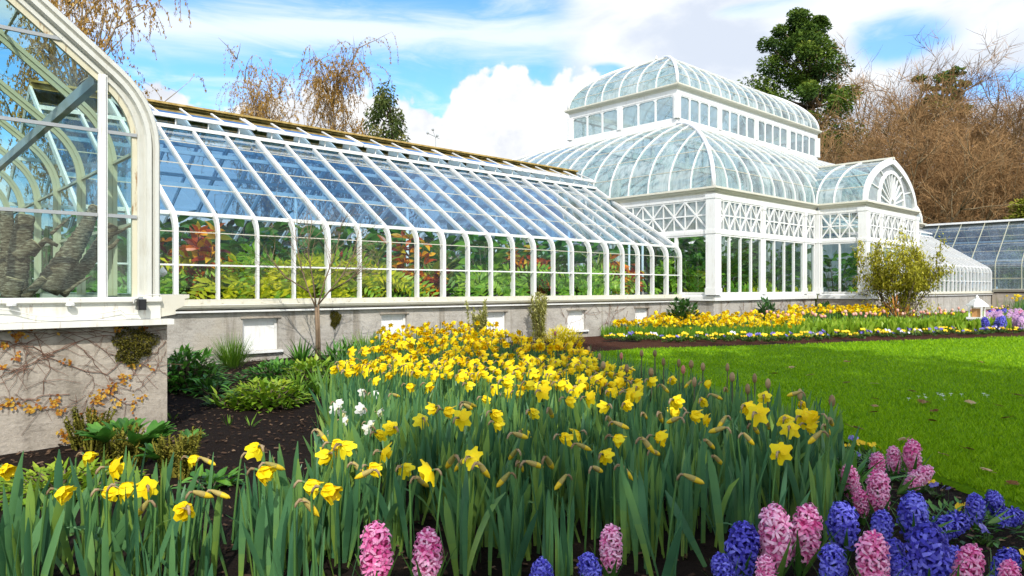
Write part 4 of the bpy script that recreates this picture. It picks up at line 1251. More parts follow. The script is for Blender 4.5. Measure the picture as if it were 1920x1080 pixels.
tag(o, 'far mass of yellow daffodils in full bloom before the wing wall', 'daffodils', None, 'stuff')
# leaves between the flowers
bed_pD = [(-170, 2.15), (-170, 2.7), (200, 2.65), (470, 2.55), (585, 2.95), (612, 4.3), (625, 7.0), (700, 10.3), (800, 11.0), (930, 11.0), (950, 9.4), (1100, 8.2), (1200, 6.9), (1330, 5.3), (1540, 4.0), (1585, 3.3), (1540, 2.75), (1380, 2.40), (1330, 2.32), (1000, 2.34), (600, 2.36), (500, 2.2)]
bed_xy = [tuple(at(x, D)[:2]) for x, D in bed_pD]
lv = MB(); r = random.Random(21)
ntuft = 0
for (x, y) in scatter(bed_xy, 2400, 8):
    D = x * VX + y * VY
    dens = min(1.0, 0.30 + 0.09 * D)
    px_ = 960 + FPX * (x * RX + y * RY) / D
    if px_ < 580: dens *= .8
    if D < 2.62 and any(abs(px_ - q) < 52 for q in (705, 801, 1145, 1016, 1106)): continue
    if px_ > 1330 and D < 3.0: continue
    if r.random() > dens: continue
    n = r.choice((4, 5, 6)) if D < 5 else 5
    tuft(lv, r, n, r.uniform(.32, .43) * (1 if D < 5 else .84), .025 if D < 4 else .022, .27, (x, y, 0), 6 if D < 4 else (4 if D < 6 else 3), 0, .035)
    ntuft += 1
print('tufts', ntuft)
o = lv.build('daffodil_foliage', DAFF_LEAF, None, True); tag(o, 'blue green strap leaves filling the daffodil bed', 'foliage', None, 'stuff')

# ------------------------------------------------------------------ hyacinths
PINK = leafmat('pink_floret', [(0.05, (0.68, 0.08, 0.30)), (0.45, (0.88, 0.29, 0.55)), (0.95, (0.94, 0.62, 0.78))], 0.30, 0.45, 0.4, 0.25, 25)
BLUE = leafmat('blue_violet_floret', [(0.05, (0.028, 0.022, 0.24)), (0.45, (0.085, 0.075, 0.56)), (0.95, (0.24, 0.24, 0.82))], 0.25, 0.45, 0.4, 0.25, 25)
LILAC = leafmat('pale_floret', [(0.1, (0.55, 0.30, 0.55)), (0.5, (0.75, 0.48, 0.72)), (0.95, (0.85, 0.66, 0.84))], 0.3, 0.45, 0.5, 0.2, 25)
HLEAF = leafmat('hyacinth_leaf', [(0.1, (0.035, 0.11, 0.02)), (0.6, (0.07, 0.19, 0.03)), (1.0, (0.16, 0.30, 0.05))], 0.3, 0.35, 0.3, 0.45)
def rvec_(r):
    return Vector((r.gauss(0, .6), r.gauss(0, .6), r.gauss(0, .6)))
def hyacinth_proto(r, mat, Ls, rad, nfl, base):
    fl = MB(); st = MB(); lv = MB()
    top = base + Ls
    st.tube([(0, 0, -.01), (0.004, 0, base), (0, 0.004, top - .012)], [.008, .0065, .003], 6)
    for k in range(nfl):
        f = (k + .5) / nfl
        z = base + Ls * f
        an = k * 2.39996 + r.uniform(-.2, .2)
        rr = rad * r.uniform(.70, 1.22) * min(1.0, (0.7 + 1.0 * f) if f < .3 else 1.0) * (1 if f < .74 else max(.35, 1 - (f - .74) * 2.2))
        up = R(-12 + 55 * f + r.uniform(-14, 14))
        d = Vector((math.cos(an) * math.cos(up), math.sin(an) * math.cos(up), math.sin(up)))
        d = nrm(d + rvec_(r) * .22)
        c = Vector((0, 0, z + r.uniform(-.004, .004))) + d * rr * .60
        t = r.uniform(.12, .9)
        fl.tube([Vector((0, 0, z)) + d * .006, c], [.0035, .0065], 5, 0, max(0, t - .35), cap=False)
        M = frame_z(d)
        sz = rad * r.uniform(.62, .82) * (1 if f < .85 else .8)
        for q in range(6):
            a = q * math.pi / 3 + an
            rd = M @ Vector((math.cos(a), math.sin(a), 0))
            s_ = nrm(d.cross(rd)); k_ = r.uniform(.8, 1.2)
            pts = [c + rd * .10 * sz, c + (d * .34 + rd * .26) * sz, c + (d * .52 + rd * .62) * sz, c + (d * .40 * k_ + rd * .98) * sz, c + (d * (.02 if k_ > 1 else .15) + rd * 1.12) * sz]
            wd = [sz * .09, sz * .12, sz * .145, sz * .12, sz * .05]
            for g_ in range(4):
                fl.ribbon(pts[g_:g_ + 2], wd[g_:g_ + 2], s_, 0, min(1, max(0, t + (-.45, -.2, .1, .25)[g_] + r.uniform(-.08, .08))))
    for k in range(6):
        a = k * 1.05 + r.uniform(-.3, .3)
        lv.leaf((math.cos(a) * .012, math.sin(a) * .012, -.005), (math.cos(a) * .45, math.sin(a) * .45, 1), r.uniform(.16, .25), .026, r.uniform(.1, .6), 5, 0, r.uniform(.2, .9), .35, .5, .12)
    root = bpy.data.objects.new('hyacinth', None); COL.objects.link(root); ORG[root.name] = Vector((0, 0, 0))
    fl.build('flower_spike', mat, root, False); st.build('stem', STEM, root, True); lv.build('leaf', HLEAF, root, True)
    return root
r = random.Random(77)
HY = [  # px, py, height px, colour, lean, label
 (705,1036,112,'p',0,'tall pink hyacinth at the bed front, leftmost of the hyacinths'),
 (801,1042,104,'p',0,'pink hyacinth second from the left along the front edge'),
 (1145,1026,86,'p',0,'lone pink hyacinth standing above a small blue hyacinth'),
 (1453,1003,112,'p',0,'tall pink hyacinth between two blue ones, left of a pink pair'),
 (1511,996,104,'p',8,'pink hyacinth leaning right, close beside the taller pink one'),
 (1595,902,66,'p',-14,'pink hyacinth at the upper left of the pink cluster'),
 (1647,920,78,'p',0,'pink hyacinth in the middle of the upper pink cluster'),
 (1614,942,54,'p',-6,'short pink hyacinth above the big blue hyacinth'),
 (1645,876,56,'p',5,'pink hyacinth behind the middle of the pink cluster'),
 (1676,861,50,'p',0,'small pink hyacinth near the lawn edge, left of the tallest'),
 (1711,854,62,'p',0,'pale pink upright hyacinth farthest back by the lawn'),
 (1724,910,58,'p',52,'pink hyacinth tilted over towards the lawn'),
 (1637,1050,108,'p',0,'pale pink hyacinth between two blue ones at the bottom edge'),
 (1815,1062,96,'p',18,'broad pink hyacinth between blue ones at the right front'),
 (1436,1076,70,'p',0,'low pink hyacinth cut by the bottom edge'),
 (1893,1085,60,'p',0,'pink hyacinth tip peeping in at the right front'),
 (1579,981,88,'b',-4,'broad blue hyacinth below the pink cluster'),
 (1653,985,66,'b',6,'blue hyacinth beside the broad blue one, centre right'),
 (1713,962,84,'b',0,'tall blue hyacinth under the tilted pink one'),
 (1786,984,70,'b',72,'blue hyacinth lying on the soil to the right'),
 (1392,1022,96,'b',8,'blue hyacinth left of the tall pink pair'),
 (1354,1066,60,'b',-15,'low blue hyacinth at the foot of daffodil leaves'),
 (1562,1058,84,'b',0,'round blue hyacinth at the bottom edge beside a pale pink'),
 (1741,1036,116,'b',0,'largest tall blue hyacinth at the lower right'),
 (1783,1050,70,'b',20,'blue hyacinth tucked behind the broad pink one'),
 (1887,1050,72,'b',30,'blue hyacinth at the right edge of the bed'),
 (1829,950,34,'b',0,'little blue hyacinth alone near the lawn corner'),
 (1866,940,40,'b',-20,'small blue hyacinth, first of three by the lawn corner'),
 (1897,964,48,'b',75,'blue hyacinth lying flat by the lawn corner'),
 (1676,1042,70,'b',5,'blue hyacinth half hidden behind the pale pink one'),
 (1016,1078,48,'b',0,'low blue hyacinth at the bottom middle'),
 (1106,1066,46,'b',-10,'low blue hyacinth at the foot of the lone pink one'),
 (1690,1075,60,'b',-8,'blue hyacinth at the bottom, right of the pale pink one'),
]
HP = {'p': [hyacinth_proto(r, PINK, .165, .050, 44, .085) for _ in range(3)], 'b': [hyacinth_proto(r, BLUE, .150, .058, 48, .085) for _ in range(3)]}
used = set()
for i, (x, y, hp, c, lean, lab) in enumerate(HY):
    zc = .175
    w = gp(x, y, zc if abs(lean) < 40 else .09)
    D = w.x * VX + w.y * VY
    s = hp * D / FPX / .204
    s = min(max(s, .55), 1.25)
    if abs(lean) < 40:
        w = gp(x, y, zc * s)
    L = R(lean)
    # lean to the right of the picture
    ax = Vector((VX, VY, 0))
    rot = Matrix.Rotation(L, 3, ax) @ Matrix.Rotation(r.uniform(0, 6.28), 3, 'Z')
    up = Matrix.Rotation(L, 3, ax) @ Vector((0, 0, zc * s))
    loc = Vector((w.x - up.x, w.y - up.y, 0.0 if abs(lean) < 40 else 0.05))
    src = HP[c][i % 3]
    o = src if id(src) not in used else dup(src)
    used.add(id(src))
    o.location = loc; o.rotation_euler = rot.to_euler(); o.scale = (s, s, s)
    o.name = 'hyacinth'
    tag(o, lab, 'hyacinth', 'pink hyacinths' if c == 'p' else 'blue hyacinths')

# ------------------------------------------------------------------ closed tulips along the lawn side
TB = leafmat('closed_tulip_bud', [(0.1, (0.16, 0.12, 0.05)), (0.5, (0.34, 0.22, 0.11)), (0.9, (0.42, 0.30, 0.16))], 0.15, 0.5, 0.6, 0.2, 50)
TBP = leafmat('pink_tulip_bud', [(0.1, (0.50, 0.16, 0.12)), (0.9, (0.72, 0.34, 0.26))], 0.2, 0.5, 0.4, 0.2, 50)
TST = leafmat('dark_tulip_stem', [(0.1, (0.035, 0.05, 0.015)), (0.9, (0.08, 0.09, 0.03))], 0.1, 0.5)
def tulip_bud(r, mat, h):
    root = bpy.data.objects.new('tulip', None); COL.objects.link(root); ORG[root.name] = Vector((0, 0, 0))
    s = MB(); s.tube([(0, 0, -.01), (.004, .002, h * .5), (0, 0, h - .05)], [.005, .0045, .004], 6); s.build('stem', TST, root, True)
    b = MB(); b.lathe([(.004, h - .052), (.010, h - .046), (.0138, h - .030), (.0135, h - .014), (.009, h + .002), (.001, h + .010)], 9); b.build('bud', mat, root, True)
    l = MB()
    for k in range(3):
        a = k * 2.1 + r.random(); l.leaf((math.cos(a) * .006, math.sin(a) * .006, .01), (math.cos(a) * .4, math.sin(a) * .4, 1), h * r.uniform(.5, .75), .042, r.uniform(.2, .6), 5, 0, r.uniform(.2, .7), .3, .55)
    l.build('leaf', DAFF_LEAF, root, True)
    return root
r = random.Random(9)
TU = [(1500,738,0,'fat brown tulip bud rising tallest above the lawn edge'),(1560,750,0,'brown tulip bud standing last at the lawn corner of the bed'),(1440,718,0,'large brown tulip bud over the daffodils by the lawn'),(1402,728,0,'squat pale tulip bud beside a daffodil bud by the lawn'),(1415,708,0,'small tulip bud behind the large brown bud'),
 (1373,706,0,'green flushed tulip bud by the lawn'),(1364,688,0,'thin brown tulip bud against the shaded lawn'),(1318,687,0,'long tan tulip bud against the lawn'),(1302,715,0,'greenish tulip bud just above an open daffodil'),(1296,682,0,'slender tulip bud left of the long tan bud'),(1281,692,1,'rosy tulip bud among brown ones by the lawn'),(1273,680,0,'brown tulip bud beside the rosy bud'),
 (1244,678,0,'small tulip bud at the sunlit lawn strip'),(1228,662,0,'dark tulip bud on a tall stem before the bright lawn'),(1203,662,0,'twin brown tulip bud before the bright lawn'),(1165,667,1,'pink tulip bud before the bright lawn'),(1131,684,0,'tulip bud beside the drift, left of the pink bud'),(1124,668,0,'tiny tulip bud at the edge of the mulch'),(1221,697,0,'short tulip bud low by the daffodil necks'),(1041,625,1,'red pink tulip bud rising above the dense yellow drift'),(1104,655,0,'brown tulip bud at the mulch end of the drift'),(1175,690,0,'tulip bud behind the daffodils near the pink bud')]
tp = [tulip_bud(r, TB, .45) for _ in range(2)] + [tulip_bud(r, TBP, .45)]
seen = set()
for i, (x, y, c, lab) in enumerate(TU):
    src = tp[2] if c else tp[i % 2]
    w = gp(x, y, .435)
    o = src if src.name not in seen else dup(src)
    seen.add(src.name)
    s = 1.0; o.location = (w.x, w.y, 0); o.rotation_euler = (0, 0, r.uniform(0, 6)); k = r.uniform(1.0, 1.35); o.scale = (k, k, 1.0)
    tag(o, lab, 'tulip', 'closed tulips along the lawn side')

# ------------------------------------------------------------------ border below the pavilion
BORDL = leafmat('border_leaf', [(0.1, (0.06, 0.16, 0.012)), (0.5, (0.12, 0.27, 0.018)), (0.95, (0.22, 0.36, 0.03))], 0.3, 0.4, 0.3)
TULL = leafmat('tulip_leaf', [(0.1, (0.13, 0.25, 0.012)), (0.5, (0.25, 0.40, 0.024)), (0.95, (0.42, 0.52, 0.06))], 0.35, 0.4, 0.3)
PETP = leafmat('pink_tulip_petal', [(0.1, (0.66, 0.26, 0.20)), (0.6, (0.82, 0.46, 0.36)), (1.0, (0.86, 0.62, 0.45))], 0.3, 0.5, 0.5)
r = random.Random(31)
def fD(px):                                  # near edge of the planted border
    pts = [(1120, 13.6), (1300, 13.2), (1480, 13.3), (1660, 14.4), (1800, 15.2), (1960, 16.2)]
    for (a, da), (b, db) in zip(pts, pts[1:]):
        if px <= b: return da + (db - da) * max(0, px - a) / (b - a)
    return pts[-1][1]
far = MB(); bl = MB(); tl = MB()
bands = [(1145, 1215, .7, 1.3, 60, .30), (1215, 1400, .7, 2.5, 330, .0), (1400, 1500, .7, 2.9, 170, 0), (1480, 1665, 2.6, 3.8, 240, 0), (1880, 1960, 5.0, 7.0, 30, 0)]
for a, b, d0, d1, n, hh in bands:
    for _ in range(n):
        px = r.uniform(a, b); d = r.uniform(d0, d1); D = fD(px) + d
        wy = at(px, D)
        if wy.x < 14.2 and wy.y > 9.3: continue
        if 14.2 <= wy.x < 19.5 and wy.y > 8.5: continue
        h = .27 + (d - .7) * .085
        merge_small(far, SMALL[r.choice(('open', 'side'))], (wy.x, wy.y, h - .48), YAW - R(120) + r.gauss(0, 1.4), r.uniform(1.0, 1.2), r)
        tuft(bl, r, 5, h * .95, .022, .2, (wy.x, wy.y, 0), 3, 0, .05)
for _ in range(620):
    px = r.uniform(1130, 1500); D = fD(px) + r.uniform(.3, 1.0); w = at(px, D)
    tuft(bl, r, 5, .26, .02, .25, (w.x, w.y, 0), 3, 0, .05)
for _ in range(620):
    px = r.uniform(1440, 1960); d = r.uniform(.5, 2.7 if px < 1700 else 4.2); D = fD(px) + d; w = at(px, D)
    if 1440 < px < 1500 and r.random() < .4: continue
    tuft(tl, r, 6, .30 + .02 * d, .075, .42, (w.x, w.y, 0), 4, 0, .04)
tag(far.build('border_daffodils', FM, None, True), 'band of yellow daffodils massed below the pavilion', 'daffodils', None, 'stuff')
tag(bl.build('border_leaves', BORDL, None, True), 'green daffodil leaves along the pavilion border', 'foliage', None, 'stuff')
tag(tl.build('tulip_leaves', TULL, None, True), 'light green tulip leaves filling the border before the porch', 'foliage', None, 'stuff')
def small_tulip(mat, h):
    m = MB(); m.tube([(0, 0, 0), (0, 0, h - .05)], [.006, .005], 5, 0); m.lathe([(.005, h - .055), (.020, h - .04), (.024, h - .015), (.018, h + .01), (.006, h + .016)], 8, m=1)
    m.lathe([(.003, h - .05), (.021, h - .03), (.020, h - .005), (.010, h + .02)], 5, m=1, t=.8)
    return m.build('tulip', [STEM, mat], None, True)
pts_ = [small_tulip(PETP, .36), small_tulip(PETP, .40), small_tulip(YEL, .36)]
fst = set()
for k in range(95):
    if k < 40: px = r.uniform(1400, 1660); D = fD(px) + r.uniform(1.6, 2.9)
    elif k < 80: px = r.uniform(1620, 1830); D = fD(px) + r.uniform(1.8, 4.4)
    else: px = r.uniform(1850, 1925); D = fD(px) + r.uniform(5.4, 7.5)
    src = pts_[2] if (k > 60 and r.random() < .3) else pts_[k % 2]
    w = at(px, D)
    o = src if src.name not in fst else dup(src)
    fst.add(src.name); o.location = (w.x, w.y, .03); s = r.uniform(1.2, 1.7); o.scale = (s, s, r.uniform(.95, 1.15)); o.rotation_euler = (r.uniform(-.1, .1), r.uniform(-.1, .1), 0)
    pk = src is not pts_[2]
    lab, g = (('pale pink tulip along the top of the light green border leaves', 'pink tulips in the border') if k < 40 else ('pink tulip near the shrub and the white lantern', 'pink tulips by the shrub') if k < 80 else ('pink tulip beyond the lilac hyacinths', 'pink tulips at the far end')) if pk else ('yellow tulip among pink ones near the white lantern', 'yellow tulips by the lantern')
    tag(o, lab, 'tulip', g)
# pansies
PANY = leafmat('yellow_pansy', [(0.1, (0.70, 0.42, 0.004)), (0.9, (0.90, 0.68, 0.01))], 0.2, 0.5, 0.4)
PANV = leafmat('violet_pansy', [(0.1, (0.10, 0.08, 0.36)), (0.9, (0.28, 0.24, 0.62))], 0.2, 0.5, 0.6)
PANW = leafmat('pale_pansy', [(0.1, (0.52, 0.50, 0.66)), (0.9, (0.80, 0.78, 0.86))], 0.2, 0.5, 0.4)
PLEAF = leafmat('pansy_leaf', [(0.1, (0.03, 0.08, 0.012)), (0.9, (0.10, 0.18, 0.03))], 0.25, 0.5, 0.4)
def pansy(r, mat, nf):
    m = MB()
    for k in range(26):
        a = r.uniform(0, 6.28); m.leaf((r.gauss(0, .03), r.gauss(0, .03), .005), (math.cos(a), math.sin(a), r.uniform(.4, 1.6)), r.uniform(.05, .09), .028, .4, 3, 0, r.random())
    for k in range(nf):
        a = YAW + math.pi + r.gauss(0, .9); c = Vector((r.gauss(0, .045), r.gauss(0, .045), r.uniform(.09, .14)))
        d = nrm(Vector((math.cos(a), math.sin(a), .7))); M = frame_z(d)
        m.tube([(c.x, c.y, 0), c], .002, 3, 0)
        for q in range(5):
            b = q * 1.257 + .3; rd = M @ Vector((math.cos(b), math.sin(b), 0)); m.leaf(c, rd + d * .15, .026, .027, 0, 2, 1, r.uniform(.2, .9), .05, .8, .3, up=d)
    return m.build('pansy', [PLEAF, mat], None, True)
pp = {'y': [pansy(r, PANY, 6) for _ in range(3)], 'v': [pansy(r, PANV, 6) for _ in range(2)], 'w': [pansy(r, PANW, 5) for _ in range(2)]}
fst = set()
def put_pansy(w, c, s, lab, grp):
    src = r.choice(pp[c])
    o = src if src.name not in fst else dup(src)
    fst.add(src.name); o.location = w; o.scale = (s, s, s); o.rotation_euler = (0, 0, r.gauss(0, .5))
    tag(o, lab, 'pansy', grp)
CN = {'y': 'yellow', 'v': 'violet', 'w': 'pale lilac'}
for k in range(110):
    px = 1135 + (1925 - 1135) * (k + r.random()) / 110
    D = fD(px) + r.uniform(-.7, .2) + (.0 if px > 1160 else .2)
    w = at(px, D); c = r.choice('yyyyyvw' if px < 1400 else 'yyvvvyw')
    put_pansy((w.x, w.y, .03), c, r.uniform(.6, 1.1), CN[c] + ' pansy edging the ' + ('daffodil end of the border mulch' if px < 1450 else 'tulip end of the border mulch'), CN[c] + ' pansies at the ' + ('daffodil end' if px < 1450 else 'tulip end'))
NP = [(1594,812,'v','bright violet pansy in the bed corner next to the lawn'),(1603,838,'v','violet pansy spilling over beside the lawn corner'),(1583,822,'y','yellow pansy at the lawn corner of the bed'),(1620,822,'y','small yellow pansy above the pink hyacinths'),(1636,824,'y','yellow pansy right of another near the hyacinths'),(1641,842,'v','dark violet pansy beside the yellow pair'),
 (1757,896,'v','violet pansy on bare soil right of the tilted hyacinth'),(1725,886,'w','pale pansy behind the tilted pink hyacinth'),(1738,886,'y','yellow pansy behind the tilted pink hyacinth'),(1812,936,'y','yellow pansy on the soil near the lawn'),(1783,1014,'y','yellow pansy on soil below the lying blue hyacinth'),(1915,1018,'y','yellow pansy at the right edge of the soil'),(1850,975,'v','violet pansy among fallen leaves near the lawn corner')]
for x, y, c, lab in NP:
    w = gp(x, y, .10); put_pansy((w.x, w.y, 0), c, r.uniform(.42, .58), lab, None)
# lilac and pink hyacinths massed at the far right of the border
hq = [hyacinth_proto(r, LILAC, .16, .055, 34, .07), hyacinth_proto(r, BLUE, .16, .055, 34, .07), hyacinth_proto(r, PINK, .16, .055, 34, .07)]
fst2 = set()
for k in range(58):
    px = r.uniform(1845, 1945); D = fD(px) + r.uniform(-.2, 4.6); w = at(px, D)
    j = r.choice((0, 0, 0, 0, 1, 2)) if D > fD(px) + .6 else r.choice((0, 1, 1))
    src = hq[j]
    o = src if src.name not in fst2 else dup(src)
    fst2.add(src.name); s = r.uniform(1.2, 1.5); o.location = (w.x, w.y, .03); o.scale = (s, s, s); o.rotation_euler = (r.gauss(0, .1), r.gauss(0, .1), r.uniform(0, 6)); o.name = 'hyacinth'
    tag(o, ['pale lilac hyacinth massed at the far right end of the border', 'blue hyacinth among the lilac ones at the far border end', 'pink hyacinth among the lilac ones at the far border end'][j], 'hyacinth', ['lilac', 'blue', 'pink'][j] + ' hyacinths at the far border end')
# ------------------------------------------------------------------ trees
BARK = simple('grey_brown_bark', [(0.3, (0.07, 0.05, 0.035)), (0.55, (0.17, 0.13, 0.09)), (0.75, (0.28, 0.23, 0.17))], 6, 0.95, 0.6, (1, 1, .3))
BIRCHB = simple('pale_birch_bark', [(0.3, (0.16, 0.11, 0.07)), (0.5, (0.42, 0.33, 0.24)), (0.7, (0.62, 0.54, 0.44))], 5, 0.9, 0.3, (1, 1, .4))
TWIG = leafmat('russet_twigs', [(0.1, (0.11, 0.064, 0.028)), (0.5, (0.25, 0.148, 0.066)), (0.9, (0.38, 0.225, 0.10))], 0.1, 0.9, 0.5, 0.1)
TWIGP = leafmat('pinkish_grey_twigs', [(0.1, (0.22, 0.155, 0.11)), (0.9, (0.42, 0.33, 0.26))], 0.1, 0.9, 0.4, 0.1)
BRL = leafmat('ochre_catkins', [(0.1, (0.22, 0.115, 0.022)), (0.5, (0.42, 0.245, 0.06)), (0.95, (0.56, 0.37, 0.12))], 0.3, 0.8, 0.2, 0.1)
RUSB = simple('tan_limb_bark', [(0.3, (0.13, 0.095, 0.05)), (0.55, (0.27, 0.21, 0.12)), (0.75, (0.40, 0.33, 0.21))], 6, 0.95, 0.4, (1, 1, .3))
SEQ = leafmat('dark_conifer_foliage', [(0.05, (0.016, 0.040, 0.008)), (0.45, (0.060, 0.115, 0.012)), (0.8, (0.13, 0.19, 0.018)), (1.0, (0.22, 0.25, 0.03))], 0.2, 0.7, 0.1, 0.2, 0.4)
WCON = leafmat('olive_conifer_foliage', [(0.1, (0.035, 0.06, 0.010)), (0.5, (0.085, 0.115, 0.022)), (0.95, (0.20, 0.17, 0.04))], 0.2, 0.7, 0.1, 0.2, 0.5)
GOLDC = leafmat('golden_conifer_foliage', [(0.1, (0.07, 0.10, 0.008)), (0.5, (0.17, 0.20, 0.014)), (0.95, (0.30, 0.30, 0.03))], 0.2, 0.7, 0.1, 0.2, 0.5)
HEDGE = leafmat('evergreen_hedge', [(0.1, (0.008, 0.028, 0.012)), (0.5, (0.02, 0.06, 0.022)), (0.95, (0.05, 0.10, 0.03))], 0.2, 0.7, 0.1, 0.2, 0.4)

def rvec(r):
    while True:
        v = Vector((r.uniform(-1, 1), r.uniform(-1, 1), r.uniform(-1, 1)))
        if .05 < v.length < 1: return v.normalized()

def limb(r, p, d, L, segs, wob, grav):
    pts = [Vector(p)]; d = nrm(Vector(d))
    for k in range(segs):
        d = nrm(d + rvec(r) * wob + Vector((0, 0, grav)))
        pts.append(pts[-1] + d * L / segs)
    return pts, d

def tree_objs(root, wood, crown, wmat, cmat, smooth=True):
    a = wood.build('trunk', wmat, root, True, local=True)
    b = crown.build('crown', cmat, root, False, local=True)
    return root

def weeping_birch(r, h, spread, strands=170, leafn=16):
    w, c = MB(), MB()
    trunk, _ = limb(r, (0, 0, 0), (0, 0, 1), h * .8, 10, .05, 0)
    w.tube(trunk, [h * .016 * (1 - .085 * k) for k in range(11)], 7)
    tips = []
    for k in range(30):
        i = r.randint(3, 10); p = trunk[i]
        a = r.uniform(0, 6.28)
        f = i / 10
        L = h * r.uniform(.16, .36) * (1.2 - .45 * f)
        pts, d = limb(r, p, (math.cos(a) * spread, math.sin(a) * spread, r.uniform(.9, 1.6)), L, 6, .13, .01)
        w.tube(pts, [h * .0040 * (1 - .14 * q) for q in range(7)], 5)
        for q in range(5):
            s = pts[r.randint(2, 6)]
            p2, d2 = limb(r, s, nrm(d + rvec(r) * .9), L * r.uniform(.3, .6), 4, .2, -.06)
            w.tube(p2, [h * .0022 * (1 - .2 * z) for z in range(5)], 4)
            tips += p2[1:]
        tips += pts[3:]
    for k in range(strands):
        p = r.choice(tips)
        L = h * r.uniform(.05, .17)
        st, _ = limb(r, p, nrm(rvec(r) * .7 + Vector((0, 0, .25))), L, 7, .10, -.42)
        sd = rvec(r)
        c.ribbon(st, [h * .0007] * 8, nrm(Vector((sd.x, sd.y, 0))), 0, .25)
        for j in range(leafn):
            f = r.uniform(.15, 1) * 6.99; i = int(f); q = st[i].lerp(st[i + 1], f - i) + rvec(r) * h * .004
            sz = h * r.uniform(.0016, .0032)
            a = rvec(r) * sz; b = nrm(a.cross(rvec(r))) * sz * .55
            b = Vector((b.x, b.y, b.z - sz * .9))
            c.quad(q, a * .6, b, 0, r.uniform(.1, .95))
    return w, c

def bare_tree(r, h, spread, twigm=3, dens=1.0, low=.12):
    """bare crown: limbs, branches and a haze of fine twigs"""
    w, c = MB(), MB()
    trunk, _ = limb(r, (0, 0, 0), (0, 0, 1), h * .45, 6, .06, 0)
    w.tube(trunk, [h * .022 * (1 - .09 * k) for k in range(7)], 7)
    n1 = int(13 * dens)
    for k in range(n1):
        i = r.randint(1, 6); a = r.uniform(0, 6.28); f = i / 6
        up = r.uniform(.35, .9) + .9 * f * r.random()
        L = h * r.uniform(.38, .60) * (1.05 - .1 * f)
        p1, d1 = limb(r, trunk[i], (math.cos(a) * spread, math.sin(a) * spread, up), L, 7, .12, .035)
        w.tube(p1, [h * .0105 * (1 - .12 * q) for q in range(8)], 5)
        for q in range(8):
            s = p1[r.randint(2, 7)]
            p2, d2 = limb(r, s, nrm(d1 + rvec(r) * 1.0 + Vector((0, 0, .15))), L * r.uniform(.3, .55), 5, .16, .03)
            w.tube(p2, [h * .0034 * (1 - .16 * z) for z in range(6)], 4)
            for z in range(7):
                s3 = p2[r.randint(1, 5)]
                p3, d3 = limb(r, s3, nrm(d2 + rvec(r) * .95 + Vector((0, 0, .12))), L * r.uniform(.14, .28), 4, .18, .03)
                sd = nrm(d3.cross(rvec(r)))
                t = r.uniform(.2, .8)
                c.ribbon(p3, [h * .0013 * (1 - .17 * g) for g in range(5)], sd, 0, t)
                for y in range(twigm):
                    s4 = p3[r.randint(1, 4)]
                    p4, d4 = limb(r, s4, nrm(d3 + rvec(r) * .9), L * r.uniform(.07, .16), 2, .2, .03)
                    c.ribbon(p4, [h * .0009, h * .0007, h * .0003], nrm(d4.cross(rvec(r))), 0, min(1, t + r.uniform(-.1, .3)))
    return w, c

def clump_tree(r, h, env, nclump, per, leaf, crown0=.2, squash=.6, droop=0.0, csz=.09):
    """evergreen: clumps of small sprays set through an uneven envelope; env(f) = radius share at height share f"""
    w, c = MB(), MB()
    trunk, _ = limb(r, (0, 0, 0), (0, 0, 1), h * .96, 10, .02, 0)
    w.tube(trunk, [h * .020 * (1 - .09 * k) for k in range(11)], 7)
    for k in range(nclump):
        f = crown0 + (1 - crown0) * (k + r.random()) / nclump
        a = k * 2.39996 + r.uniform(-.6, .6); rr = env(f) * h * (r.random() ** .45)
        cz = f * h
        ctr = Vector((math.cos(a) * rr, math.sin(a) * rr, cz))
        i = min(9, int(f * 10)); base = trunk[i]
        w.tube([base, base.lerp(ctr, .55) + Vector((0, 0, -.01 * h)), ctr], [h * .005, h * .0035, h * .0015], 4)
        rad = h * csz * r.uniform(.6, 1.25) * (1.0 if f < .85 else .7)
        tb = r.uniform(-.15, .15)
        for j in range(per):
            v = rvec(r) * (r.random() ** .4)
            q = ctr + Vector((v.x * rad, v.y * rad, v.z * rad * squash - droop * rad * abs(v.x + v.y) * .5))
            sz = h * leaf * r.uniform(.6, 1.3)
            d = nrm(Vector((v.x, v.y, v.z * .5 - droop)) + rvec(r) * .6)
            s = nrm(d.cross(rvec(r)))
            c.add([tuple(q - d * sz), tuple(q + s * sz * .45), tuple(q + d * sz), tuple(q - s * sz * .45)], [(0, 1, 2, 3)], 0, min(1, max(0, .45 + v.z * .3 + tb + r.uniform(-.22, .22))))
    return w, c

def plant_tree(name, px, D, wc, wmat, cmat, label, cat='tree', group=None, rz=0, z=0):
    p = at(px, D)
    t = thing(name, (p.x, p.y, z), label, cat, group, rz)
    tree_objs(t, wc[0], wc[1], wmat, cmat)
    return t
r = random.Random(2)
plant_tree('birch_tree', 492, 36, weeping_birch(r, 12.0, .58, 820, 26), BIRCHB, BRL, 'weeping birch with ochre catkins, left of the two behind the long wing', 'tree', 'weeping birches')
plant_tree('birch_tree', 630, 34, weeping_birch(r, 12.0, .58, 820, 26), BIRCHB, BRL, 'taller weeping birch with bare fine twigs beside the olive conifer', 'tree', 'weeping birches')
plant_tree('birch_tree', 160, 25, weeping_birch(r, 13.5, .60, 900, 32), BIRCHB, BRL, 'weeping birch with hanging orange brown strands above the gable house', 'tree', 'weeping birches')
plant_tree('weeping_conifer', 725, 31, clump_tree(r, 9.6, lambda f: .17 * (1.2 - f) + .03, 38, 210, .008, .35, 1.7, .9, .052), BARK, WCON, 'small drooping olive green conifer behind the wing ridge')
plant_tree('sequoia_tree', 1500, 60, clump_tree(r, 24.2, lambda f: (.13 + .25 * (f - .25) if f < .5 else .1925 * math.sqrt(max(.03, 1 - (f - .5) ** 2 / .255))), 130, 440, .0062, .25, .75, .12, .056), BARK, SEQ, 'tall dark green evergreen tree rising behind the pavilion roof')
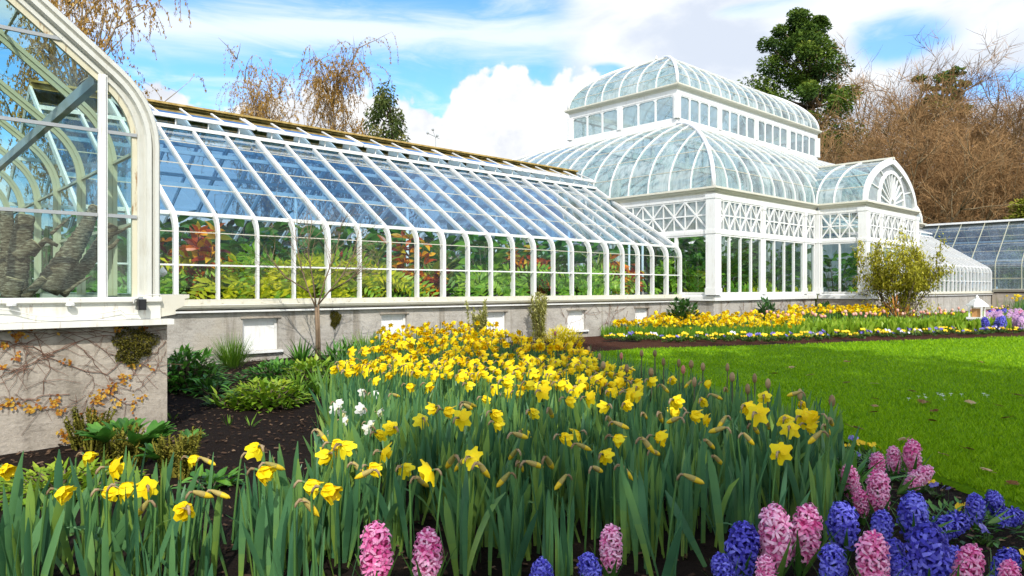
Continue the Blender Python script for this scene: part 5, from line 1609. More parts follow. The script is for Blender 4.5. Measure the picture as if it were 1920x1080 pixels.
plant_tree('pine_tree', 1763, 72, clump_tree(r, 23.0, lambda f: .10, 22, 150, .010, .78, .6, .1, .05), BARK, SEQ, 'small dark pine top above the russet trees')
plant_tree('golden_conifer', 1925, 42, clump_tree(r, 6.1, lambda f: .30 * (1.25 - f), 60, 160, .016, .1, .8, .1, .10), BARK, GOLDC, 'yellow green bush conifer at the right above the far glass roof', 'tree')
rus = [bare_tree(r, 17, .75, 9, 1.9), bare_tree(r, 16.5, .85, 9, 1.9)]
beech = []
for i, (px, D, k, s, rz, lab) in enumerate([
    (1655, 56, 0, .98, 0, 'bare russet tree nearest the pavilion with twiggy round crown'),
    (1760, 54, 1, .93, 1.0, 'broad bare russet tree behind the porch gable'),
    (1860, 52, 0, .86, 2.2, 'bare russet tree behind the far glass wing'),
    (1965, 50, 1, .80, 3.9, 'bare russet tree at the right edge of the view'),
    (1600, 50, 1, .72, 5.0, 'lower bare russet tree beside the clerestory end'),
    (1710, 47, 0, .66, 4.0, 'low russet tree in front of the others, above the fan window'),
    (1815, 46, 1, .64, .4, 'low russet tree above the roof of the far wing'),
    (1905, 45, 0, .60, 1.4, 'low russet tree beside the yellow green conifer')]):
    if len(beech) < 2:
        t = plant_tree('bare_tree', px, D, rus[k if i != 1 else 1], RUSB, TWIG, lab, 'tree', 'bare russet trees')
        beech.append(t)
    else:
        p = at(px, D); t = dup(beech[k], (p.x, p.y, 0), rz, label=lab)
    t.scale = (s, s, s)
pk = bare_tree(r, 20, .38, 5, .9)
t0 = plant_tree('bare_tree', 1632, 76, pk, BARK, TWIGP, 'pale pinkish bare tree standing behind the russet crowns by the sequoia', 'tree', 'pale bare trees'); t0.scale = (.95, .95, .80)
for px, D, s, rz, lab in ((1880, 78, .92, 2, 'pale bare tree with thin twigs on the skyline at the right'), (1945, 72, .9, 4, 'pale bare tree at the right edge of the skyline')):
    p = at(px, D); t = dup(t0, (p.x, p.y, 0), rz, label=lab); t.scale = (s * 1.1, s * 1.1, s * .78)
# dark evergreen belt behind the ranges, seen through the glass
hd = MB(); r = random.Random(17)
for k in range(5200):
    x = r.uniform(-14, 62); top = 3.3 + .9 * mnoise.noise(Vector((x * .35, 1.3, 0))) + .4 * mnoise.noise(Vector((x * 1.1, 4, 0)))
    z = top * (r.random() ** .7); y = 27 + r.uniform(-1.0, 1.4) + .5 * mnoise.noise(Vector((x, z, 0)))
    v = rvec(r) * r.uniform(.2, .42); s = nrm(v.cross(rvec(r))) * r.uniform(.12, .25)
    hd.quad((x, y, z), v, s, 0, r.uniform(.1, .9))
hd.box(-14, 62, 27.3, 27.9, 0, 2.3)
tag(hd.build('evergreen_hedge', HEDGE), 'dark evergreen hedge behind the glasshouses, seen through the panes', 'hedge')

# ------------------------------------------------------------------ flowering shrub by the porch
SHL = leafmat('yellow_green_new_leaf', [(0.1, (0.20, 0.20, 0.014)), (0.5, (0.42, 0.40, 0.03)), (0.95, (0.60, 0.54, 0.06))], 0.35, 0.6, 0.1, 0.2, 2.0)
r = random.Random(41)
p = at(1690, 17.6)
sh = thing('shrub', (p.x, p.y, 0), 'many stemmed shrub with yellow green new leaves before the porch', 'shrub')
w, c = MB(), MB()
for k in range(13):
    a = k * 2.4 + r.uniform(-.3, .3)
    p1, d1 = limb(r, (r.gauss(0, .1), r.gauss(0, .1), 0), (math.cos(a) * .6, math.sin(a) * .6, 1), r.uniform(1.3, 1.9), 6, .12, .02)
    w.tube(p1, [.03 * (1 - .13 * q) for q in range(7)], 5)
    for q in range(9):
        s = p1[r.randint(1, 6)]
        p2, d2 = limb(r, s, nrm(d1 + rvec(r) * 1.1 + Vector((0, 0, .3))), r.uniform(.4, .85), 4, .2, .02)
        w.tube(p2, [.011 * (1 - .2 * z) for z in range(5)], 4)
        for z in range(120):
            i = r.randint(1, 4); b = p2[i] + rvec(r) * r.uniform(.02, .22)
            if b.z < .95 and r.random() < .75: continue
            c.leaf(b, rvec(r) + Vector((0, 0, .6)), r.uniform(.07, .11), .055, .2, 2, 0, r.random())
        for z in range(5):
            p3, _ = limb(r, p2[r.randint(1, 4)], nrm(d2 + rvec(r)), .25, 2, .2, 0); w.tube(p3, [.004, .003, .002], 3)
for k in range(3000):
    v = rvec(r) * (r.random() ** .33) * (1 + .12 * mnoise.noise(Vector((k * .013, 1, 2))))
    q = Vector((v.x * .98, v.y * .98, 1.52 + v.z * .84))
    if mnoise.noise(q * 2.6) < -.12: continue
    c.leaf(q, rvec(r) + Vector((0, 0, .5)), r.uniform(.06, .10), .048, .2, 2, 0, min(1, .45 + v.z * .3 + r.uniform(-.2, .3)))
w.build('stem', BARK, sh, True, local=True); c.build('crown', SHL, sh, local=True); sh.scale = (.76, .76, .98)
# small orange dead bracken in front of its stems
DRY = leafmat('dry_orange_fern', [(0.1, (0.28, 0.10, 0.02)), (0.9, (0.52, 0.24, 0.06))], 0.3, 0.8, 0.2, 0.1)
def mound(name, px, D, mats, n, rad, h, L, W, label, cat, seed, up=.6, droop=.5, pos=None, stem=True, segs=4):
    r = random.Random(seed)
    q = at(px, D) if pos is None else Vector(pos)
    t = thing(name, (q.x, q.y, 0), label, cat)
    m = MB(); s_ = MB()
    for k in range(n):
        v = rvec(r); v.z = abs(v.z)
        f = r.random() ** .4
        b = Vector((v.x * rad * f, v.y * rad * f, v.z * h * f))
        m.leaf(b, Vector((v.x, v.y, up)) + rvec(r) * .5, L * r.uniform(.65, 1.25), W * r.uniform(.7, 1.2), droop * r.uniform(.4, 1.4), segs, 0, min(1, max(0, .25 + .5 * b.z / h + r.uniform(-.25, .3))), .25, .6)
        if stem and k % 5 == 0: s_.tube([(v.x * rad * .1, v.y * rad * .1, -.02), (b.x * .7, b.y * .7, b.z * .6), b], [.006, .005, .003], 4)
    m.build('foliage', mats, t, local=True)
    if stem: s_.build('stem', BARK, t, local=True)
    return t
mound('dry_fern', 1683, 16.9, DRY, 130, .4, .75, .2, .03, 'dry orange brown fern at the foot of the shrub', 'fern', 5, .9, .6)
mound('dry_shrub', 1752, 17.6, SHL, 160, .3, .62, .12, .03, 'small olive shrub right of the flowering shrub', 'shrub', 6)
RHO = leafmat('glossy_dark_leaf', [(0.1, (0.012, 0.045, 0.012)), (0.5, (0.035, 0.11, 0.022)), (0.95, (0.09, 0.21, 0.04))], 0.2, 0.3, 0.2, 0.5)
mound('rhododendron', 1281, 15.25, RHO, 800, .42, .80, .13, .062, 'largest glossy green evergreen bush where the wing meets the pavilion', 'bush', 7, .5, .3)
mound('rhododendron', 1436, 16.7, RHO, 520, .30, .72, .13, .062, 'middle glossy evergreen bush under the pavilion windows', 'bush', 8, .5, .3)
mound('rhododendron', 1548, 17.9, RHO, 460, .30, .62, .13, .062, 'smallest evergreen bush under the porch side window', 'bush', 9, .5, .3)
# yellow-green feathery column plants and heath by the wing wall
FEA = leafmat('feathery_pale_green', [(0.0, (0.26, 0.28, 0.06)), (0.5, (0.44, 0.44, 0.13)), (0.95, (0.60, 0.57, 0.22))], 0.3, 0.7, 0.1, 0.15)
HEA = leafmat('yellow_heath', [(0.0, (0.48, 0.42, 0.012)), (0.5, (0.70, 0.59, 0.02)), (0.95, (0.80, 0.70, 0.05))], 0.3, 0.7, 0.1, 0.15)
def feather(px, D, h, w, label, seed):
    r = random.Random(seed); q = at(px, D)
    t = thing('column_shrub', (q.x, q.y, 0), label, 'shrub', 'pale feathery shrubs by the wall')
    m, s_ = MB(), MB()
    for k in range(16):
        a = r.uniform(0, 6.28); l = r.uniform(0, .20)
        pts, _ = limb(r, (r.gauss(0, w * .12), r.gauss(0, w * .12), 0), (math.cos(a) * l, math.sin(a) * l, 1), h * r.uniform(.65, 1.05), 8, .07, 0)
        s_.tube(pts, [.006] * 4 + [.003] * 5, 4)
        for z in range(170):
            f = r.uniform(.6, 7.99); i = int(f); b = pts[i].lerp(pts[i + 1], f - i)
            m.leaf(b, rvec(r) + Vector((0, 0, .5)), r.uniform(.05, .09) * w / .33, .022, .1, 2, 0, r.random())
    m.build('foliage', FEA, t, local=True); s_.build('stem', BARK, t, local=True)
feather(897, 11.3, .76, .30, 'pale feathery shrub against the wall at the end of the daffodil drift', 3)
feather(1012, 12.9, .90, .40, 'taller pale feathery shrub against the wall between two basement windows', 4)
mound('heath', 1055, 12.7, HEA, 1100, .40, .28, .08, .018, 'low mound of bright yellow heath on the mulch', 'heath', 10, 1.0, .2, stem=False, segs=2)

# ------------------------------------------------------------------ bare sapling by the wing
r = random.Random(52)
p = at(594, 9.4); sp_ = thing('sapling', (p.x, p.y, 0), 'leafless twin stemmed sapling in front of the long wing', 'sapling')
SAPB = simple('sapling_bark', [(0.3, (0.10, 0.07, 0.045)), (0.6, (0.24, 0.17, 0.11))], 12, .9, .4, (1, 1, .3))
w, tw = MB(), MB()
X = Vector((RX, RY, 0)); Yv = Vector((VX, VY, 0)); Zv = Vector((0, 0, 1))
def V3(x, y, z): return X * x + Yv * y + Zv * z
w.tube([V3(0, 0, -.02), V3(.005, 0, .35), V3(-.01, 0, .74)], [.026, .022, .018], 7)
w.tube([V3(.035, .02, -.02), V3(.03, .01, .4), V3(.02, 0, .78)], [.018, .014, .012], 6)
mains = [[V3(-.01, 0, .74), V3(-.12, .05, .95), V3(-.23, .1, 1.25), V3(-.30, .1, 1.6), V3(-.33, .1, 1.9)], [V3(-.01, 0, .74), V3(-.05, 0, 1.1), V3(-.11, -.05, 1.5), V3(-.06, 0, 1.9)],
         [V3(.02, 0, .78), V3(.16, 0, .95), V3(.34, -.05, 1.15), V3(.50, -.05, 1.45), V3(.58, 0, 1.85)], [V3(.02, 0, .78), V3(.08, .1, 1.1), V3(.22, .15, 1.5), V3(.33, .1, 1.95)], [V3(.16, 0, .95), V3(.40, .1, 1.1), V3(.62, .1, 1.3)], [V3(-.12, .05, .95), V3(-.42, .0, 1.15), V3(-.66, 0, 1.45)]]
for mpts in mains:
    n = len(mpts); w.tube(mpts, [.012 * (1 - .7 * i / (n - 1)) for i in range(n)], 5)
    for k in range(13):
        f = r.uniform(.35, .99) * (n - 1); i = int(f); b = mpts[i].lerp(mpts[min(i + 1, n - 1)], f - i); d = nrm(mpts[min(i + 1, n - 1)] - mpts[i])
        pts, d2 = limb(r, b, nrm(d + rvec(r) * .8), r.uniform(.18, .48), 4, .14, .03); tw.tube(pts, [.0042, .0036, .003, .0024, .0018], 3)
        for q in range(3):
            pts, _ = limb(r, pts[2], nrm(d2 + rvec(r) * .8), r.uniform(.08, .2), 2, .14, .03); pts3 = pts; tw.tube(pts3, [.0026, .002, .0014], 3)
            if len(pts) < 3: break
            pts = pts + [pts[-1]]
w.build('trunk', SAPB, sp_, True, local=True); tw.build('twigs', SAPB, sp_, local=True)
# ------------------------------------------------------------------ plants inside the glass
CROT = leafmat('croton_leaf', [(0.02, (0.09, 0.016, 0.014)), (0.25, (0.34, 0.045, 0.014)), (0.5, (0.70, 0.17, 0.014)), (0.8, (0.85, 0.46, 0.02)), (1.0, (0.50, 0.50, 0.03))], 0.45, 0.35, 0.1, 0.4, 8)
FERN = leafmat('yellow_green_frond', [(0.1, (0.18, 0.28, 0.010)), (0.5, (0.46, 0.52, 0.016)), (0.95, (0.76, 0.72, 0.03))], 0.5, 0.5, 0.3, 0.2)
PALM = leafmat('green_frond', [(0.1, (0.05, 0.16, 0.012)), (0.5, (0.13, 0.32, 0.02)), (0.95, (0.28, 0.46, 0.04))], 0.35, 0.4, 0.3, 0.3)
STRI = leafmat('striped_strap_leaf', [(0.1, (0.09, 0.18, 0.015)), (0.5, (0.26, 0.32, 0.04)), (0.95, (0.50, 0.48, 0.10))], 0.35, 0.4, 0.2, 0.3, 40)
DEEP = leafmat('deep_green_leaf', [(0.1, (0.02, 0.085, 0.012)), (0.5, (0.07, 0.20, 0.022)), (0.95, (0.17, 0.34, 0.04))], 0.3, 0.35, 0.2, 0.4)
REDF = leafmat('red_bromeliad', [(0.1, (0.55, 0.02, 0.03)), (0.9, (0.75, 0.12, 0.06))], 0.3, 0.4)
POT = simple('terracotta', [(0.3, (0.18, 0.07, 0.035)), (0.7, (0.32, 0.14, 0.07))], 6, .85, .2)
CL = [-99, -99, 99]
def inside(name, x, y, z, label, cat, group=None):
    CL[:] = [(9.665 if x < 14.2 else 8.83 if x < 19.4 else 7.56) - y, (0 if x < 14.2 else 14.4 if x < 19.4 else 19.63) - x, (14.18 if x < 14.2 else 40) - x]
    return thing(name, (x, y, z), label, cat, group)
def fit(m, rz=False):
    # leaves press against the glass instead of poking through it
    m.v = [(min(CL[2], max(CL[1], v[0])), max(v[1], CL[0] + .02 * math.sin(40 * v[0] + 31 * v[2])), max(v[2], .0)) for v in m.v]
    return m
def pot(t, rad, h):
    m = MB(); m.lathe([(rad * .7, -h), (rad, -.02), (rad * 1.08, -.02), (rad * 1.08, .0), (rad * .9, 0), (0.001, -.01)], 12); m.build('pot', POT, t, True, local=True)
def croton(t, r, h, w, n):
    m, s = MB(), MB()
    for k in range(7):
        a = r.uniform(0, 6.28); p, d = limb(r, (0, 0, 0), (math.cos(a) * .32, math.sin(a) * .32, 1), h * r.uniform(.6, 1.15), 5, .1, 0)
        s.tube(p, [.012, .011, .01, .008, .007, .005], 5)
        for j in range(n // 7):
            i = r.randint(1, 5); b = p[i]; v = rvec(r); v.z = v.z * .5 + .35
            m.leaf(b, v, w * r.uniform(.30, .52), .082, r.uniform(.5, 1.4), 4, 0, r.random(), .2, .8, up=nrm(FACE + rvec(r) * .5))
    fit(m).build('foliage', CROT, t, local=True); s.build('stem', BARK, t, local=True)
FACE = Vector((-.25, -.85, .45))                    # blades turn to the light of the front panes
def fern(t, r, h, w, n, mat):
    m = MB(); n = max(9, int(n * .42))
    for k in range(n):
        a = -1.57 + r.uniform(-1.9, 1.9); up = r.uniform(1.0, 3.2)
        p, d = limb(r, (0, 0, 0), (math.cos(a), math.sin(a), up), (h + w) * r.uniform(.62, 1.0), 10, .03, -.25)
        m.tube(p, [.006] * 11, 3, 0, .3)
        tb = r.uniform(-.25, .25)
        for i in range(1, 11):
            d = nrm(p[i] - p[i - 1]); fc = nrm(FACE + rvec(r) * .35); sd = nrm(d.cross(fc))
            L = w * .27 * math.sin(math.pi * (i + 1.5) / 13)
            for sg in (-1, 1):
                for off in (0, .5):
                    m.leaf(p[i] - d * off * (p[i] - p[i - 1]).length, sd * sg + d * .45, L, L * .30 + .016, .55, 2, 0, min(1, max(0, .5 + tb + r.uniform(-.3, .35))), .1, .6, up=fc)
    fit(m).build('frond', mat, t, local=True)
def strappy(t, r, h, w, n, mat, W=.045):
    m, s = MB(), MB(); s.tube([(0, 0, 0), (.02, 0, h * .55)], [.025, .02], 6)
    for k in range(n):
        a = r.uniform(0, 6.28); z = h * r.uniform(.05, .6); m.leaf((0, 0, z), (math.cos(a) * .8, math.sin(a) * .8, r.uniform(.5, 1.8)), w * r.uniform(.7, 1.3), W, r.uniform(.8, 2.2), 6, 0, r.uniform(.1, .95), .2, .45, up=nrm(FACE + rvec(r) * .4))
    fit(m).build('foliage', mat, t, local=True); s.build('stem', BARK, t, local=True)
def broad(t, r, h, w, n, mat, L=.28, W=.13):
    m, s = MB(), MB()
    for k in range(n):
        a = r.uniform(0, 6.28); rr = w * r.random() ** .5 * .5; z = h * r.uniform(.05, 1); b = Vector((math.cos(a) * rr, math.sin(a) * rr, z))
        if k % 4 == 0: s.tube([(0, 0, 0), b * .6 + Vector((0, 0, .05)), b], [.01, .008, .005], 4)
        m.leaf(b, (math.cos(a), math.sin(a), r.uniform(-.1, .9)), L * r.uniform(.6, 1.2), W * r.uniform(.6, 1.2), r.uniform(.4, 1.4), 4, 0, r.uniform(.05, .95), .2, .75, up=nrm(FACE + rvec(r) * .6))
    fit(m).build('foliage', mat, t, local=True); s.build('stem', BARK, t, local=True)
r = random.Random(63)
INS = [  # px, depth behind the glass, kind, height, width, label
 (322,.75,'palm',.7,.6,'green palm frond plant in the first bay beside the gable house'),
 (372,.65,'croton',1.0,.62,'red and orange croton in the first full bay of the long wing'),
 (350,1.0,'croton',.8,.5,'dark red croton tucked behind the first orange one'),
 (402,.7,'croton',.6,.45,'low orange croton beside the fern in the long wing'),
 (432,.5,'brom',.55,.4,'red flowered bromeliad behind the second rib'),
 (450,.7,'fern',.6,.7,'yellow green fern in the third bay'),
 (515,.7,'fern',.85,.8,'tall yellow fern left of the sapling'),
 (548,.6,'fern',.5,.6,'low yellow fern behind the sapling trunk'),
 (590,.9,'fern',.55,.6,'yellow green fern under the sapling branches'),
 (650,.7,'fern',.65,.75,'bright yellow fern in the fifth bay'),
 (640,1.0,'brom',.95,.4,'small red bromeliad high between ferns'),
 (707,.6,'strap',1.05,.55,'yellow striped strap leaved plant in the sixth bay'),
 (765,.6,'croton',.95,.5,'orange red croton in the seventh bay'),
 (803,.7,'banana',.95,.5,'upright pale green banana leaf plant beside the croton'),
 (812,.5,'croton',.45,.4,'low croton under the banana leaf'),
 (858,.7,'palm',.95,.8,'arching palm in the ninth bay'),
 (905,.8,'broad',.95,.7,'large leaved green plant in the tenth bay'),
 (945,.6,'fern',.6,.7,'bright green fern before the thick rib'),
 (985,.6,'croton',.9,.5,'red orange croton left of the thick rib'),
 (1022,.6,'croton',.8,.5,'orange croton right of the thick rib'),
 (1058,.6,'fern',.55,.7,'yellow fern between the last two crotons'),
 (1090,.6,'fern',.65,.7,'yellow green fern in a bay near the end'),
 (1120,.8,'strap',.95,.6,'strap leaved plant behind thick rib near the end'),
 (1160,.6,'croton',.85,.5,'red croton near the end of the wing'),
 (1187,.6,'croton',.7,.5,'dark orange croton near the end of the wing'),
 (1218,.7,'fern',.9,.8,'tall yellow green fern near the pavilion'),
 (1246,.7,'fern',.85,.8,'yellow green fern in the last bay but one'),
 (1268,.7,'fern',.7,.7,'yellow green fern in the last bay by the pavilion'),
 (470,.8,'palm',.95,.7,'dark palm fronds behind the yellow fern of the third bay'),(575,1.0,'palm',.95,.7,'green palm behind the sapling'),(680,1.0,'palm',.9,.7,'green palm behind the bright yellow fern'),(830,1.1,'strap',.95,.6,'strap leaved plant between banana leaf and palm'),
]
for px, dep, kind, h, w, lab in INS:
    y = 9.61 + dep; x = onY(px, y)
    nm = {'croton': 'croton', 'fern': 'fern', 'palm': 'palm', 'strap': 'dracaena', 'banana': 'banana_plant', 'broad': 'foliage_plant', 'brom': 'bromeliad'}[kind]
    h *= 1.28; t = inside(nm, x, y, .795, lab, 'house plant', 'plants in the long wing')
    if kind == 'croton': croton(t, r, h * .8, w, 180)
    elif kind == 'fern': fern(t, r, h * 1.3, w, 44, FERN if r.random() < .62 else PALM)
    elif kind == 'palm': fern(t, r, h, w * 1.1, 16, PALM)
    elif kind == 'strap': strappy(t, r, h, w * .8, 60, STRI)
    elif kind == 'banana': broad(t, r, h * .5, w * .4, 12, STRI, .65, .16)
    elif kind == 'broad': broad(t, r, h, w, 80, PALM)
    else:
        strappy(t, r, h * .6, w * .7, 26, PALM, .05); m = MB()
        for k in range(16): m.leaf((0, 0, h * .6), rvec(r) + Vector((0, 0, .7)), .10, .035, .2, 2, 0, r.random())
        m.build('flower', REDF, t, local=True)
# taller dark planting on the central bed of the wing
xs = 2.2
protos = []
for k in range(3):
    t = inside('foliage_plant', xs, 12.3, .0, 'tall deep green plant in the middle of the long wing', 'house plant', 'tall dark plants in the middle of the long wing')
    broad(t, r, 2.0, 1.4, 150, DEEP, .36, .15) if k != 1 else fern(t, r, 1.9, 1.5, 22, PALM)
    protos.append(t)
k = 0
x = 2.2
while x < 14.0:
    for y in (11.5, 12.7, 14.0):
        if k < 3: o = protos[k]
        else: o = dup(protos[k % 3])
        o.location = (x + r.uniform(-.3, .3), y + r.uniform(-.2, .2), 0); o.rotation_euler = (0, 0, r.uniform(0, 6)); s = r.uniform(.85, 1.1); o.scale = (s, s, s)
        k += 1
    x += .8
# pavilion planting
k = 0
for (x, y, s) in [(15.6, 10.0, .95), (15.8, 11.4, 1.1), (16.0, 10.1, .8), (16.8, 10.3, 1.1), (17.6, 10.1, .9), (18.3, 10.8, 1.2), (19.0, 10.0, .85), (20.0, 10.4, 1.1), (16.0, 11.6, 1.3), (17.6, 12.0, 1.3), (19.8, 12, 1.3), (21.5, 11.0, 1.2), (23, 11.5, 1.2), (25, 10.5, 1.1), (27, 10.5, 1.1)]:
    o = dup(protos[(0, 2)[k % 2]], (x, y, .06), r.uniform(0, 6), scale=s, label='tall deep green plant inside the pavilion windows', group='tall dark plants in the pavilion'); k += 1
for (px, y, kind, lab) in [(1385, 9.2, 'fern', 'bright fern behind the pavilion window'), (1410, 9.3, 'fern', 'yellow green fern beside the pavilion post'), (1365, 9.3, 'palm', 'leafy plant in the first pavilion window'), (1470, 9.3, 'palm', 'leafy plant in the second pavilion window'), (1550, 8.2, 'fern', 'yellow flowering plant in the porch side window'), (1590, 8.0, 'palm', 'grassy green plant in the porch side window')]:
    x = onY(px, y); t = inside('fern', x, y, .5, lab, 'house plant'); fern(t, r, .8, .8, 24, FERN if kind == 'fern' else PALM)
# right-hand wing: a few green plants
for q in range(9):
    o = dup(protos[(0, 2)[q % 2]], (31 + q * 1.15, 11.2, 0), r.uniform(0, 6), scale=.85, label='tall green plant inside the far glass wing', group='tall dark plants in the far wing')

# ------------------------------------------------------------------ old branching trunks in the gable house
CACT = simple('ringed_grey_bark', [(0.36, (0.045, 0.028, 0.016)), (0.45, (0.14, 0.095, 0.058)), (0.54, (0.28, 0.21, 0.14)), (0.62, (0.50, 0.42, 0.31))], 4, .95, .8, (6, 6, 26))
CUT = simple('cut_wood', [(0.3, (0.30, 0.20, 0.10)), (0.7, (0.52, 0.42, 0.27))], 14, .9, .3)
def onG(px, py, Y):
    u = (px - 960) / FPX; D = Y / (VY + RY * u); return Vector((D * (VX + RX * u), Y, 1 + D * (541 - py) / FPX))
def trunk_thing(pts, rad, label, Y, cut=True, name='ringed_trunk'):
    P = [onG(x, y, Y) for x, y in pts]
    t = thing(name, P[0], label, 'trunk', 'old ringed trunks in the gable house')
    m = MB(); loc = [p - P[0] for p in P]
    fine = []; fr = []; rad = [q * .82 for q in rad]
    n = 10
    for i in range(len(loc) - 1):
        for k in range(n):
            f = k / n; fine.append(loc[i].lerp(loc[i + 1], f)); a = rad[i] + (rad[i + 1] - rad[i]) * f; fr.append(a * (1.07 if k % 2 else .96))
    fine.append(loc[-1]); fr.append(rad[-1])
    m.tube(fine, fr, 12); m.build('bark', CACT, t, True, local=True)
    if cut:
        c = MB(); d = nrm(loc[-1] - loc[-2]); c.tube([loc[-1] - d * .002, loc[-1] + d * .006], [rad[-1] * .92, rad[-1] * .9], 10); c.build('cut_end', CUT, t, local=True)
trunk_thing([(85, 545), (130, 480), (160, 430), (178, 388)], [.105, .09, .062, .042], 'thick ringed grey trunk slanting up to the right behind the gable pane', 5.95)
trunk_thing([(110, 550), (160, 500), (190, 455), (212, 425)], [.07, .06, .055, .05], 'second grey trunk leaning behind the slanting one', 6.15)
trunk_thing([(25, 555), (35, 480), (48, 405)], [.10, .085, .07], 'upright brown trunk at the left of the gable pane', 6.2)
trunk_thing([(5, 550), (15, 470), (12, 395)], [.07, .06, .05], 'dark upright trunk at the far left of the pane', 6.4)
trunk_thing([(30, 485), (50, 470), (66, 458)], [.05, .055, .055], 'short sawn branch stub with pale cut face', 5.75)
trunk_thing([(20, 560), (24, 535), (28, 525)], [.07, .075, .07], 'squat dark stump behind the bottom of the pane', 5.7)
trunk_thing([(45, 560), (70, 535), (82, 523)], [.035, .032, .03], 'low curved pale branch along the sill', 5.6)
trunk_thing([(60, 480), (85, 450), (108, 462)], [.025, .022, .014], 'bent thin branch between the trunks', 5.8, False)
trunk_thing([(120, 552), (150, 530), (172, 518)], [.016, .012, .004], 'thin dark twig low beside the mullion', 5.7, False)
trunk_thing([(195, 446), (225, 435), (250, 420)], [.018, .014, .004], 'thin dark branch pointing right behind the narrow pane', 5.7, False)
trunk_thing([(95, 440), (118, 420), (135, 405)], [.015, .011, .005], 'thin dark blade between the two big trunks', 5.9, False)
trunk_thing([(195, 470), (212, 462), (222, 450)], [.022, .02, .012], 'grey knobbly branch behind the narrow pane', 5.9, False)
t = inside('foliage_plant', .62, 6.6, .8, 'few green strap leaves among the grey trunks', 'house plant'); strappy(t, r, .2, .3, 16, DEEP, .04)

# ------------------------------------------------------------------ creeper on the gable base
VINE = simple('creeper_stem', [(0.3, (0.10, 0.05, 0.03)), (0.7, (0.24, 0.13, 0.09))], 8, .9, .2)
VLEAF = leafmat('orange_creeper_leaf', [(0.1, (0.30, 0.09, 0.012)), (0.5, (0.52, 0.24, 0.02)), (0.95, (0.62, 0.40, 0.05))], 0.3, 0.6, 0.2)
MOSS = leafmat('wall_moss', [(0.1, (0.055, 0.055, 0.010)), (0.5, (0.12, 0.11, 0.018)), (0.95, (0.20, 0.17, 0.03))], 0.1, 0.9, 0.1, 0.05)
r = random.Random(88)
def onWall(px, py, Y):
    p = onG(px, py, Y); return p
t = thing('creeper', (0.6, 5.13, 0), 'bare creeper with clusters of orange leaves on the rough concrete base', 'creeper')
m = MB(); lf = MB()
runs = [[(0,720),(30,700),(60,680),(120,650),(180,632),(240,628),(300,625)],[(0,690),(60,690),(100,665),(70,665),(20,700)],[(0,745),(20,752),(60,766),(110,770),(140,755),(160,742)],[(165,775),(185,745),(220,720),(250,700),(280,672),(310,640)],[(0,640),(60,650),(130,690),(200,700),(260,660)],[(120,630),(160,660),(190,700),(215,715)],
        [(0,622),(80,626),(150,622),(230,624),(311,618)],[(250,735),(270,715),(295,690),(310,660)],[(60,625),(90,680),(80,740)],[(0,660),(50,640),(120,625)],[(200,730),(230,755),(245,760)],[(140,625),(200,660),(280,690),(311,700)],[(20,620),(50,660),(45,700)],[(160,760),(175,720),(165,690)],[(30,760),(70,745),(130,740)],[(0,705),(40,690),(75,672),(150,640)]]
Yw_ = 5.148
def wpt(px, py, off=.006): 
    p = onG(px, py, Yw_); return Vector((p.x, Yw_ - off, p.z))
for run in runs:
    P = [wpt(x, y) for x, y in run]; fine = []
    for i in range(len(P) - 1):
        for k in range(5): q = P[i].lerp(P[i + 1], k / 5); fine.append(q + Vector((r.gauss(0, .006), 0, r.gauss(0, .006))))
    fine.append(P[-1]); m.tube(fine, [r.uniform(.0012, .0026)] * len(fine), 4)
    for k in range(9):
        i = r.randint(0, len(fine) - 2); a = fine[i]; b = a + Vector((r.gauss(0, .09), 0, r.gauss(-.03, .07))); m.tube([a, a.lerp(b, .5) + Vector((r.gauss(0, .01), 0, r.gauss(0, .01))), b], [.0016, .0013, .001], 3)
lc = [(8,612,8),(30,632,10),(60,615,8),(105,616,6),(40,630,6),(8,650,6),(33,668,7),(125,680,5),(10,757,8),(28,757,7),(55,767,9),(70,760,6),(98,757,8),(113,770,7),(105,752,6),(180,752,12),(188,742,8),(198,732,7),(215,725,7),(235,713,8),(225,708,6),(250,686,4),(255,757,7),(222,755,6),(268,745,4),(255,783,4),(125,820,12),(133,828,8),(120,812,8),(165,778,8),(177,780,8),(220,617,8),(268,615,6),(285,690,3),(145,790,6),(2,690,4)]
for x, y, n in lc:
    lf = MB()
    for k in range(int(n * 1.6)):
        p = wpt(x + r.gauss(0, 5.5), y + r.gauss(0, 4.5), .012); a = r.uniform(0, 6.28)
        lf.leaf(p, (math.cos(a), -.35, math.sin(a) - .2), r.uniform(.014, .028), .016, .3, 2, 0, r.random(), .1, .8, .2, up=Vector((0, -1, 0)))
    lf.build('leaf_cluster', VLEAF, t)
m.build('stem', VINE, t)
def moss(px, py, rw, rh, Y, label):
    c = onG(px, py, Y); D = Y / (VY + RY * (px - 960) / FPX); k = D / FPX
    t = thing('moss_patch', (c.x, Y, c.z), label, 'moss'); m = MB()
    for q in range(2600):
        a = r.uniform(0, 6.28); f = r.random() ** .5 * (1 + .18 * math.sin(3 * a + 1) + .12 * math.sin(7 * a)); x, z = math.cos(a) * f * rw * k, math.sin(a) * f * rh * k
        th = .05 * (1 - min(1, f) ** 2)
        m.leaf((x, -th * r.random(), z), (r.gauss(0, .6), -1, r.gauss(-.1, .6)), r.uniform(.013, .022), .009, .5, 2, 0, r.random())
    m.build('moss_tuft', MOSS, t, local=True)
moss(250, 646, 36, 36, 5.148, 'cushion of olive moss on the gable base under the ledge')
moss(628, 598, 11, 16, 9.588, 'small moss tuft on the wing wall right of the sapling')
